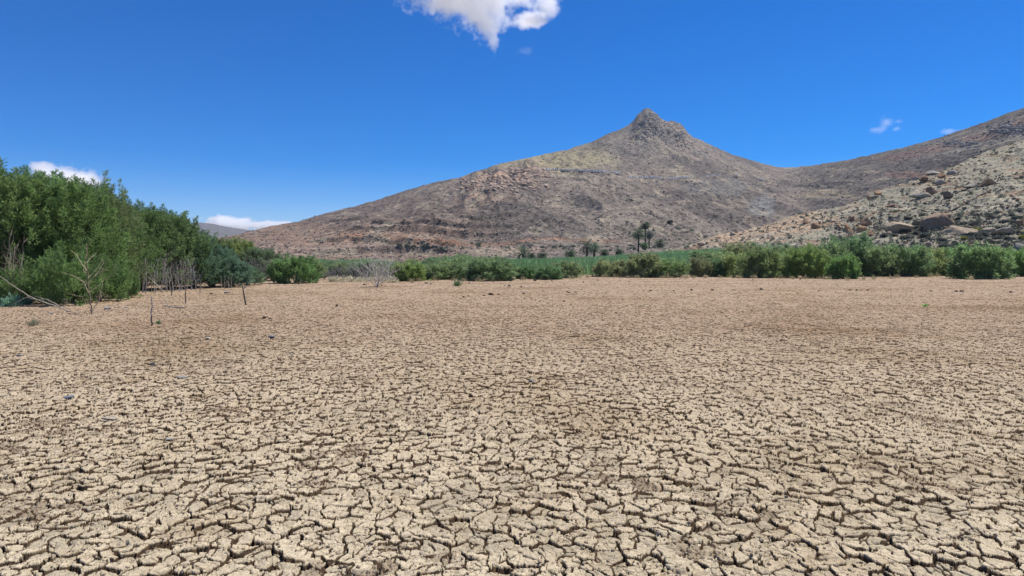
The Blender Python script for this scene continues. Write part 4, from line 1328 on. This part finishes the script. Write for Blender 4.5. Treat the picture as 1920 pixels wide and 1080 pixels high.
for px, py, wd, h, seed, colr, lab, kw in (
    (1803, 440, 74, 19, 61, (0.42, 0.32, 0.215), "long flat topped pale boulder resting over the dry stone wall", dict(cut=9)),
    (1690, 437, 56, 24, 62, (0.42, 0.33, 0.23), "broad pale boulder with a small dark hollow left of the largest one", dict(cut=9)),
    (1737, 472, 18, 20, 63, (0.42, 0.27, 0.20), "pointed pink rock sticking up behind the shore bushes", dict(cut=7)),
    (1626, 422, 20, 14, 64, OR, "orange brown boulder in the middle of the boulder cluster", {}),
    (1600, 414, 13, 10, 65, BR, "brown boulder at the upper left of the boulder cluster", {}),
    (1616, 433, 20, 10, 66, OR, "flat rusty boulder below the orange brown one", {}),
    (1590, 430, 13, 12, 67, OR, "upright orange slab at the left of the cluster", {}),
    (1597, 437, 20, 9, 68, BR, "split brown slab beneath the upright orange one", {}),
    (1645, 429, 17, 8, 69, PK, "pale rounded slab at the right of the cluster", {}),
    (1631, 442, 24, 11, 70, BR, "long brown slab above the bushes right of the cluster", {}),
    (1628, 450, 16, 9, 71, PK, "pinkish lump under the long brown slab", {}),
    (1596, 446, 16, 8, 72, BR, "square brown block just above the bush tops", {}),
    (1573, 452, 18, 12, 73, (0.36, 0.25, 0.165), "heap of broken tan slabs left of the square brown block", {}),
    (1531, 429, 17, 12, 74, BR, "rusty boulder with a flat stone on top low on the pale spur", {}),
    (1511, 420, 12, 7, 75, BR, "small brown boulder left of the rusty boulder on the spur", {}),
    (1648, 366, 14, 9, 76, OR, "orange boulder on the hillside skyline", {}),
    (1632, 375, 12, 8, 77, OR, "tan boulder lower down the hillside skyline", {}),
    (1736, 340, 16, 11, 78, BR, "brown boulder at the left end of the skyline crags", {}),
    (1768, 334, 16, 11, 79, OR, "orange boulder among the skyline crags", {}),
    (1752, 328, 30, 10, 80, GYR, "long grey slab in the skyline crags", {}),
    (1764, 345, 22, 10, 81, GYR, "grey boulder below the skyline crags", {}),
    (1790, 327, 22, 9, 82, GYR, "flat grey boulder at the right of the skyline crags", {}),
    (1750, 363, 26, 14, 83, (0.26, 0.17, 0.10), "rusty block at the upper end of a long grey ledge", {}),
    (1728, 370, 34, 9, 84, GYR, "long grey ledge running down from the rusty block", {}),
    (1780, 372, 20, 15, 85, (0.235, 0.155, 0.10), "dark hollowed boulder right of the rusty block", {}),
    (1852, 348, 36, 15, 86, (0.27, 0.18, 0.115), "big rusty boulder high on the right slope", {}),
    (1826, 352, 34, 9, 87, GYR, "row of grey slabs left of the big rusty boulder", {}),
    (1890, 441, 42, 17, 88, (0.38, 0.32, 0.235), "wide pale outcrop near the right edge above the shrubs", dict(cut=9)),
    (1856, 436, 26, 11, 89, (0.36, 0.305, 0.22), "low pale outcrop right of the flat topped boulder", dict(cut=9)),
    (1915, 423, 16, 12, 90, BR, "dark brown boulder on the wide pale outcrop", {}),
    (1917, 470, 22, 16, 91, (0.34, 0.31, 0.26), "light grey boulder touching the right edge above the bushes", {}),
    (1662, 462, 16, 7, 92, (0.34, 0.28, 0.21), "thin pale slab behind the shore bushes", {}),
):
    hill_rock(px, py, wd, h, seed, colr, lab, **kw)

def dry_wall():
    rng = np.random.default_rng(8)
    b = HL.hit(1803, 462)
    k = b[1] / F
    g = Geo()
    VV, FF = zip(*[lump(900 + i, 8, 1, .05, (1, .8, .55)) for i in range(6)])
    for i in range(230):
        x = rng.uniform(-36, 33)
        top = 15 - .012 * x * x + 3 * math.sin(x * .3)
        y = rng.uniform(-3, max(top, 1))
        j = i % 6
        s = rng.uniform(.14, .34)
        a = rng.normal() * .3
        V = VV[j] * s * np.array([1.35, 1, .9])
        V = np.stack([V[:, 0] * math.cos(a) - V[:, 2] * math.sin(a), V[:, 1], V[:, 0] * math.sin(a) + V[:, 2] * math.cos(a)], 1)
        g.add(V + np.array([x * k, -1.0 + y * k * .45 + rng.normal() * .12 - .004 * x * x * k, y * k]), None, FF[j], np.full(len(V), rng.random()))
    o = g.build("dry_stone_wall", ROCK)
    o.location = (b[0], b[1] - 2.4, b[2] - .55)
    o.color = (0.36, 0.24, 0.155, 1)
    tag(o, "collapsing dry stone wall under the flat topped boulder", "stone wall")
dry_wall()

def terrace_wall(name, pts, size, colr, label, terr, n, up=.25):
    rng = np.random.default_rng(n)
    VV, FF = zip(*[lump(920 + i, 8, 1, .05, (1, .8, .6)) for i in range(5)])
    g = Geo()
    base = terr.hit(*pts[len(pts) // 2])
    xs = np.linspace(0, len(pts) - 1, n)
    pp = np.array(pts, float)
    for i, t in enumerate(xs):
        p = terr.hit(np.interp(t, range(len(pts)), pp[:, 0]), np.interp(t, range(len(pts)), pp[:, 1]))
        s = size * rng.uniform(.6, 1.3)
        g.add(VV[i % 5] * s + p - base + np.array([rng.normal() * s * .3, rng.normal() * s * .3, up * s + rng.random() * s * .5]), None, FF[i % 5], np.full(len(VV[0]), rng.random()))
    o = g.build(name, ROCK)
    o.location = base
    o.color = (*colr, 1)
    return tag(o, label, "stone wall")
terrace_wall("terrace_wall", [(1765, 402), (1785, 395), (1800, 388), (1820, 377), (1840, 366), (1858, 357)], .26, (0.28, 0.20, 0.14), "thin broken stone wall climbing the hillside above the largest boulder", HL, 120)
terrace_wall("terrace_wall", [(1118, 411), (1130, 402), (1145, 396), (1170, 392), (1200, 394), (1220, 402), (1240, 412)], .30, (0.14, 0.12, 0.105), "dark curved stone wall on the mountain slope above the palms", MT, 170)
terrace_wall("terrace_wall", [(1116, 416), (1130, 424), (1150, 436), (1165, 444)], .28, (0.13, 0.112, 0.10), "dark stone wall slanting down the slope toward the tall palms", MT, 80)

# scattered boulders: the 230 nearest ones as things
rng = np.random.default_rng(77)
def rockdens(px, py):
    d = 0.15 + 1.4 * np.exp(-(((px - 1600) / 60) ** 2 + ((py - 430) / 22) ** 2)) + 1.6 * np.exp(-(((px - 1765) / 70) ** 2 + ((py - 335) / 24) ** 2))
    d = d + .5 * ss(1640, 1720, px) * ss(360, 390, py) + .7 * np.exp(-(((px - 1530) / 80) ** 2 + ((py - 420) / 9) ** 2)) + .6 * np.exp(-((py - interp(px, SKY_C) - 3) / 5) ** 2)
    d = d + .9 * np.exp(-(((px - 1860) / 60) ** 2 + ((py - 345) / 16) ** 2))
    return d * (px < 1945) * (py < 486)
PR = [lump(700 + i, 11, 2, .07, (1, .8, .62)) for i in range(8)]
PRO = None
pos, rpx, rpy = HL.sample(230, rng, rockdens)
PROTO_R = []
for i in range(230):
    b, kk = pos[i], pos[i][1] / F
    s = min(rng.lognormal(1.35, .45), 9) * kk * .85
    if i < 8:
        o = mk("scattered_boulder", *PR[i], ROCK)
        PROTO_R.append(o)
    else:
        o = PROTO_R[i % 8].copy()
        COL.objects.link(o)
    o.location = (b[0], b[1], b[2] + s * .25)
    o.scale = (s * rng.uniform(.8, 1.4), s, s * rng.uniform(.7, 1.1))
    o.rotation_euler = (rng.normal() * .2, rng.normal() * .25, rng.random() * 6.28)
    f = rng.random()
    o.color = (*((np.array(OR) * f + np.array(GYR) * (1 - f)) * rng.uniform(.8, 1.15)), 1)
    tag(o, "small weathered boulder strewn over the rocky hillside", "boulder", "boulders strewn over the rocky hillside")

def scatter_stones(name, terr, n, smin, smax, colr, seed, wfun):
    r = np.random.default_rng(seed)
    P, px, py = terr.sample(n, r, wfun)
    V0, F0 = lump(seed, 11, 2, .05, (1, .85, .55))
    s = smin + (smax - smin) * r.random(n) ** 2.2
    s = s * (P[:, 1] / np.median(P[:, 1])) ** .6
    a = r.random(n) * 6.28
    Vx = V0[None, :, 0] * np.cos(a)[:, None] - V0[None, :, 1] * np.sin(a)[:, None]
    Vy = V0[None, :, 0] * np.sin(a)[:, None] + V0[None, :, 1] * np.cos(a)[:, None]
    V = np.stack([Vx, Vy, np.repeat(V0[None, :, 2], n, 0) * (.7 + .6 * r.random(n))[:, None]], -1) * s[:, None, None] + P[:, None, :] - np.array([0, 0, .12]) * s[:, None, None]
    Fc = (F0[None] + (np.arange(n) * len(V0))[:, None, None]).reshape(-1, 3)
    o = mk(name, V.reshape(-1, 3), Fc, ROCK, attrs={"tint": np.repeat(r.random(n), len(V0))})
    o.color = (*colr, 1)
    tag(o, kind="stuff")
scatter_stones("hillside_scree", HL, 5200, .09, .42, (0.47, 0.40, 0.31), 31, lambda px, py: (0.3 + ss(.45, .6, noise(px / 14, py / 8, 4))) * (px < 1960))
scatter_stones("hillside_rubble", HL, 1300, .10, .6, (0.235, 0.15, 0.095), 32, lambda px, py: rockdens(px, py) + .1)
scatter_stones("mountain_scree", MT, 4200, .4, 1.5, (0.255, 0.225, 0.195), 33, lambda px, py: (px > 430) * (px < 1960) * (0.4 + ss(.45, .6, noise(px / 30, py / 15, 5))))
scatter_stones("dark_mountain_rubble", MT, 1800, .4, 1.4, (0.105, 0.095, 0.09), 34, lambda px, py: (px > 430) * (px < 1960) * (0.4 + ss(.45, .6, noise(px / 26, py / 13, 6))))

scatter_stones("summit_rocks", MT, 1300, .7, 2.9, (0.30, 0.285, 0.265), 35, lambda px, py: np.exp(-((px - 1226) / 34) ** 2) * ss(275, 235, py) + .45 * np.exp(-(((px - 1275) / 26) ** 2)) * ss(285, 245, py) + .25 * np.exp(-(((px - 1310) - (py - 285) * .9) / 14) ** 2) * ss(310, 290, py) * ss(255, 265, py))
scatter_stones("outcrop_rocks", MT, 560, .8, 3.4, (0.47, 0.335, 0.25), 36, lambda px, py: np.exp(-(((px - 985) / 30) ** 2 + ((py - 335) / 17) ** 2)) + np.exp(-(((px - 935) / 26) ** 2 + ((py - 345) / 12) ** 2)) + .7 * np.exp(-(((px - 880) / 22) ** 2 + ((py - 347) / 9) ** 2)))
scatter_stones("ridge_crag_rocks", MT, 420, .8, 3.2, (0.20, 0.205, 0.205), 37, lambda px, py: (px < 1960) * (np.exp(-(((px - 1895) / 28) ** 2 + ((py - 242) / 9) ** 2)) + .6 * np.exp(-(((px - 1800) / 34) ** 2 + ((py - 268) / 6) ** 2))))

# shrubs
def shrub_proto(seed, n=700):
    r = np.random.default_rng(seed)
    g = Geo()
    d = unit(r.normal(size=(n, 3))); d[:, 2] = np.abs(d[:, 2])
    lump_ = .7 + .6 * noise(d[:, 0] * 2.2 + 5, d[:, 1] * 2.2 + d[:, 2] * 2 + 9, seed)
    P = d * np.array([1, 1, .78]) * (lump_ * r.random(n) ** .35 * .9)[:, None]
    g.sprays(P - d * .2, unit(d + np.array([0, 0, .4]) + r.normal(size=(n, 3)) * .45), .42, .17, r)
    return g.build("hillside_shrub", LEAF)
SP = [shrub_proto(i) for i in range(5)]
rng = np.random.default_rng(78)
def shrubdens(px, py):
    return (0.07 + 1.7 * ss(1610, 1760, px) * ss(370, 440, py) + .3 * ss(1560, 1700, px)) * (px < 1950) * (py < 488) * (px > 1230) * (1 - .6 * np.exp(-(((px - 1440) / 90) ** 2 + ((py - 440) / 12) ** 2)))
pos, spx, spy = HL.sample(300, rng, shrubdens)
order = np.argsort(pos[:, 1])
for j, i in enumerate(order):
    b, kk = pos[i], pos[i][1] / F
    o = SP[j] if j < 5 else SP[j % 5].copy()
    if j >= 5:
        COL.objects.link(o)
    lowr = float(ss(1600, 1720, spx[i]) * ss(380, 440, spy[i]))
    s = (2.4 + 3.2 * rng.random() ** 1.5 + 12.0 * lowr * rng.random()) * kk * .72
    o.location = (b[0], b[1], b[2] - .05 * s)
    o.scale = (s * rng.uniform(.9, 1.4), s, s * rng.uniform(.75, 1.1))
    o.rotation_euler = (0, 0, rng.random() * 6.28)
    f = rng.random()
    c = np.array((0.034, 0.041, 0.034)) * (1 - f) + np.array((0.055, 0.055, 0.048)) * f
    if rng.random() < .05:
        c = np.array((0.09, 0.10, 0.025))
    o.color = (*c, 1)
    tag(o, "grey green dome shaped shrub on the rocky hillside", "shrub", "shrubs dotted over the rocky hillside")

def scrub(name, terr, n, smin, smax, colr, seed, wfun, k=16):
    r = np.random.default_rng(seed)
    P, px, py = terr.sample(n, r, wfun)
    s = np.repeat((smin + (smax - smin) * r.random(n) ** 1.8) * (P[:, 1] / np.median(P[:, 1])) ** .5, k)
    d = unit(r.normal(size=(n * k, 3))); d[:, 2] = np.abs(d[:, 2])
    Q = np.repeat(P, k, 0) + d * s[:, None] * np.array([.55, .55, .4])
    g = Geo()
    g.sprays(Q - d * s[:, None] * .3, unit(d + r.normal(size=(n * k, 3)) * .5), s * .95, s * .42, r, np.repeat(r.random(n), k))
    o = g.build(name, LEAF)
    o.color = (*colr, 1)
    tag(o, kind="stuff")
scrub("hillside_scrub", HL, 3000, .16, .62, (0.048, 0.054, 0.044), 41, lambda px, py: (px < 1960) * (.25 + 1.6 * ss(1580, 1720, px) * ss(350, 430, py) + ss(.5, .65, noise(px / 20, py / 9, 7))))
scrub("mountain_scrub", MT, 5400, .35, 1.0, (0.030, 0.034, 0.031), 42, lambda px, py: (px > 440) * (px < 1960) * (.25 + ss(380, 440, py) * ss(1500, 900, px) + .8 * ss(.48, .62, noise(px / 34, py / 14, 8))), 10)
scrub("wadi_scrub", MT, 170, .8, 1.7, (0.032, 0.042, 0.032), 43, lambda px, py: np.exp(-((py - 463) / 4.0) ** 2) * (px > 640) * (px < 1250) + .3 * ss(1130, 1200, px) * ss(410, 440, py) * ss(1420, 1350, px), 18)

def lone_slope_tree():
    b = MT.hit(1256, 419)
    o = SP[0].copy(); COL.objects.link(o)
    o.name = "slope_bush"
    s = 6.5 / F * b[1]
    o.location, o.scale, o.color = (b[0], b[1], b[2] + .2 * s), (s, s, s), (0.022, 0.03, 0.022, 1)
    tag(o, "single dark round bush on the bare mountain slope above the palms", "bush")
lone_slope_tree()

# ------------------------------------------------------------------ the mountain road: edge blocks and retaining walls
import bmesh
bm = bmesh.new()
bmesh.ops.create_cube(bm, size=1)
for v in bm.verts:
    if v.co.z > 0:
        v.co.x *= .82; v.co.y *= .7
bmesh.ops.bevel(bm, geom=list(bm.edges), offset=.06, segments=1, affect='EDGES')
block_me = bpy.data.meshes.new("road_block")
bm.to_mesh(block_me); bm.free()
m, t, nd, lk, p = new_mat("whitewashed_concrete")
geo = nd.new("ShaderNodeNewGeometry")
lk.new(mix_col(t, tex_noise(t, geo.outputs["Position"], 1.2, 5), (0.62, 0.62, 0.60), (0.80, 0.80, 0.78)), p.inputs["Base Color"])
p.inputs["Roughness"].default_value = .8
block_me.materials.append(m)
WALLM = mat_rock("retaining_wall_stone", .6)
def road(pts, group, wall_h, label, wlabel):
    a = np.array(pts, float)
    L = np.concatenate([[0], np.cumsum(np.hypot(*np.diff(a, axis=0).T))])
    q = np.arange(0, L[-1], 4.75)
    P = np.array([MT.hit(np.interp(d, L, a[:, 0]), np.interp(d, L, a[:, 1])) for d in q])
    for c in range(1, 3):
        P[:, c] = np.convolve(np.pad(P[:, c], 3, mode='edge'), np.ones(7) / 7, 'valid')
    for i, pt in enumerate(P):
        o = bpy.data.objects.new("road_block", block_me)
        COL.objects.link(o)
        T = P[min(i + 1, len(P) - 1)] - P[max(i - 1, 0)]
        o.location = pt + np.array([0, 0, .9])
        o.scale = (1.9, 1.1, 1.6)
        o.rotation_euler = (0, 0, math.atan2(T[1], T[0]))
        tag(o, label, "road block", group)
    n = len(P)
    V, Fs = [], []
    for i, pt in enumerate(P):
        V += [pt + np.array([0, -1.3, .25]), pt + np.array([0, 4.5, .25]), pt + np.array([0, 5.0, -9.0]), pt + np.array([0, -2.1, -wall_h])]
    for i in range(n - 1):
        b0, b1 = i * 4, i * 4 + 4
        Fs += [[b0, b0 + 1, b1 + 1, b1], [b0 + 3, b0, b1, b1 + 3], [b0 + 1, b0 + 2, b1 + 2, b1 + 1], [b0 + 2, b0 + 3, b1 + 3, b1 + 2]]
    o = mk("retaining_wall", np.array(V), np.array(Fs), WALLM)
    o.color = (0.13, 0.115, 0.105, 1)
    tag(o, wlabel, "retaining wall")
road([(1008, 317.5), (1040, 319), (1080, 321), (1120, 322.5), (1150, 324), (1160, 326)], "white blocks along the upper road", 1.5,
     "whitewashed edge block of the upper mountain road below the yellowish field", "dark retaining wall carrying the upper mountain road below the yellowish field")
road([(1180, 333.5), (1200, 332.5), (1225, 334), (1248, 336.5), (1268, 335), (1300, 332.5), (1340, 330), (1385, 328.5)], "white blocks along the lower road", 2.6,
     "whitewashed edge block of the lower mountain road under the peak", "dark retaining wall carrying the lower mountain road under the peak")
road([(1414, 336), (1422, 337), (1432, 337.5)], "white blocks on the far road bend", 1.2, "whitewashed edge block on the last short bend of the mountain road", "short retaining wall at the last bend of the mountain road")

# ================================================================== clouds: lit vapour, far away
def cloud(name, dist, blobs, label, dens, nscale, depth, seed, thr=0.0, detail=6, soft=.5, amp=2.1):
    """Blobs are (px, py, rx, ry) as seen in the photograph; the vapour has real depth and stands DIST metres away."""
    k = dist / F
    cx = sum(b[0] for b in blobs) / len(blobs); cy = sum(b[1] for b in blobs) / len(blobs)
    m = bpy.data.materials.new(name + "_vapour")
    m.use_nodes = True
    t = m.node_tree
    nd, lk = t.nodes, t.links
    for n in list(nd):
        if n.type == 'BSDF_PRINCIPLED':
            nd.remove(n)
    out = nd["Material Output"]
    tc = nd.new("ShaderNodeTexCoord")
    v = tc.outputs["Object"]
    nz = nd.new("ShaderNodeTexNoise")
    nz.inputs["Scale"].default_value = nscale
    nz.inputs["Detail"].default_value = detail
    nz.inputs["Roughness"].default_value = .62
    off = N(nd, "ShaderNodeVectorMath", operation='ADD'); lk.new(v, off.inputs[0]); off.inputs[1].default_value = (seed * 371.0, seed * 113.0, 0)
    lk.new(off.outputs[0], nz.inputs["Vector"])
    best = None
    for (bx, by, rx, ry) in blobs:
        s = N(nd, "ShaderNodeVectorMath", operation='SUBTRACT'); lk.new(v, s.inputs[0]); s.inputs[1].default_value = ((bx - cx) * k, 0, (cy - by) * k)
        d = N(nd, "ShaderNodeVectorMath", operation='DIVIDE'); lk.new(s.outputs[0], d.inputs[0]); d.inputs[1].default_value = (rx * k, min(rx, 70) * k * depth, ry * k)
        l = N(nd, "ShaderNodeVectorMath", operation='LENGTH'); lk.new(d.outputs[0], l.inputs[0])
        f = math_node(t, 'SUBTRACT', 1.0, l.outputs["Value"])
        best = f if best is None else math_node(t, 'MAXIMUM', best, f)
    sm = math_node(t, 'ADD', best, math_node(t, 'MULTIPLY', math_node(t, 'SUBTRACT', nz.outputs["Fac"], 0.5), amp))
    den = nd.new("ShaderNodeMapRange")
    lk.new(sm, den.inputs[0])
    den.inputs[1].default_value, den.inputs[2].default_value = thr, thr + soft
    den.inputs[3].default_value, den.inputs[4].default_value = 0.0, dens
    vol = nd.new("ShaderNodeVolumeScatter")
    vol.inputs["Color"].default_value = (1, 1, 1, 1)
    vol.inputs["Anisotropy"].default_value = 0.45
    lk.new(den.outputs[0], vol.inputs["Density"])
    lk.new(vol.outputs[0], out.inputs["Volume"])
    x0 = min(b[0] - b[2] * 1.5 for b in blobs); x1 = max(b[0] + b[2] * 1.5 for b in blobs)
    y0 = min(b[1] - b[3] * 1.6 for b in blobs); y1 = max(b[1] + b[3] * 1.6 for b in blobs)
    V, Fc = lump(3, 0, 3, 0.0, (1, 1, 1))
    V = np.sign(V) * np.abs(V) ** .6
    hw, hh = (x1 - x0) / 2 * k, (y1 - y0) / 2 * k
    hd = max(min(b[2], 70) for b in blobs) * k * depth * 1.4
    V = V * np.array([hw, hd, hh]) + np.array([((x0 + x1) / 2 - cx) * k, 0, (cy - (y0 + y1) / 2) * k])
    o = mk(name, V, Fc, m)
    o.location = ((cx - 960) * k, dist, CH + (HZ - cy) * k)
    return tag(o, label, "cloud")
cloud("cloud", 5000, [(870, -28, 108, 60), (898, 0, 62, 55), (845, 0, 48, 34), (912, 45, 26, 34), (925, 82, 13, 24), (972, 0, 44, 17), (1024, 10, 28, 24), (985, 40, 46, 10)],
      "bright ragged cloud hanging from the top of the sky with a pointed tail", .026, .0085, .75, 1, .0, 9, .9, 2.9)
cloud("cloud", 9000, [(120, 334, 58, 24), (80, 314, 24, 14), (150, 340, 42, 22), (170, 342, 24, 12)],
      "white cloud rising behind the tallest trees of the left thicket", .012, .006, 1.0, 2, .05)
cloud("cloud", 15000, [(430, 420, 44, 15), (412, 414, 24, 10), (448, 417, 24, 10), (400, 420, 18, 9), (495, 423, 30, 10), (530, 422, 22, 7)],
      "row of white cumulus tops just above the distant hill", .02, .0048, .8, 3, .0, 8, .4)
cloud("cloud", 6000, [(1662, 230, 16, 14), (1648, 243, 18, 7), (1684, 228, 12, 6), (1680, 242, 10, 6)],
      "thin wispy cloud above the saddle right of the peak", .0045, .011, 1.0, 4, .15, 8, .9, 3.0)
cloud("cloud", 6500, [(1780, 246, 16, 6)], "faint little cloud just over the right ridge", .003, .011, 1.0, 5, .05)
cloud("cloud", 5200, [(985, 97, 22, 9)], "faint wisp right of the big cloud's tail", .0022, .012, 1.0, 6, .2, 8, .9, 3.0)

# ================================================================== the air: thin even haze over everything on the ground
def haze():
    m = bpy.data.materials.new("thin_air")
    m.use_nodes = True
    t = m.node_tree
    t.nodes.remove(t.nodes["Principled BSDF"])
    v = t.nodes.new("ShaderNodeVolumePrincipled")
    v.inputs["Color"].default_value = (0.80, 0.89, 1.0, 1)
    v.inputs["Density"].default_value = HAZE
    v.inputs["Anisotropy"].default_value = 0.0
    t.links.new(v.outputs[0], t.nodes["Material Output"].inputs["Volume"])
    a, z0, z1 = 14300.0, -5.0, 246.0
    V = np.array([[-a, -a, z0], [a, -a, z0], [a, a, z0], [-a, a, z0], [-a, -a, z1], [a, -a, z1], [a, a, z1], [-a, a, z1]])
    Fc = np.array([[0, 3, 2, 1], [4, 5, 6, 7], [0, 1, 5, 4], [1, 2, 6, 5], [2, 3, 7, 6], [3, 0, 4, 7]])
    tag(mk("haze", V, Fc, m), kind="stuff")
HAZE = 0.85e-4
haze()
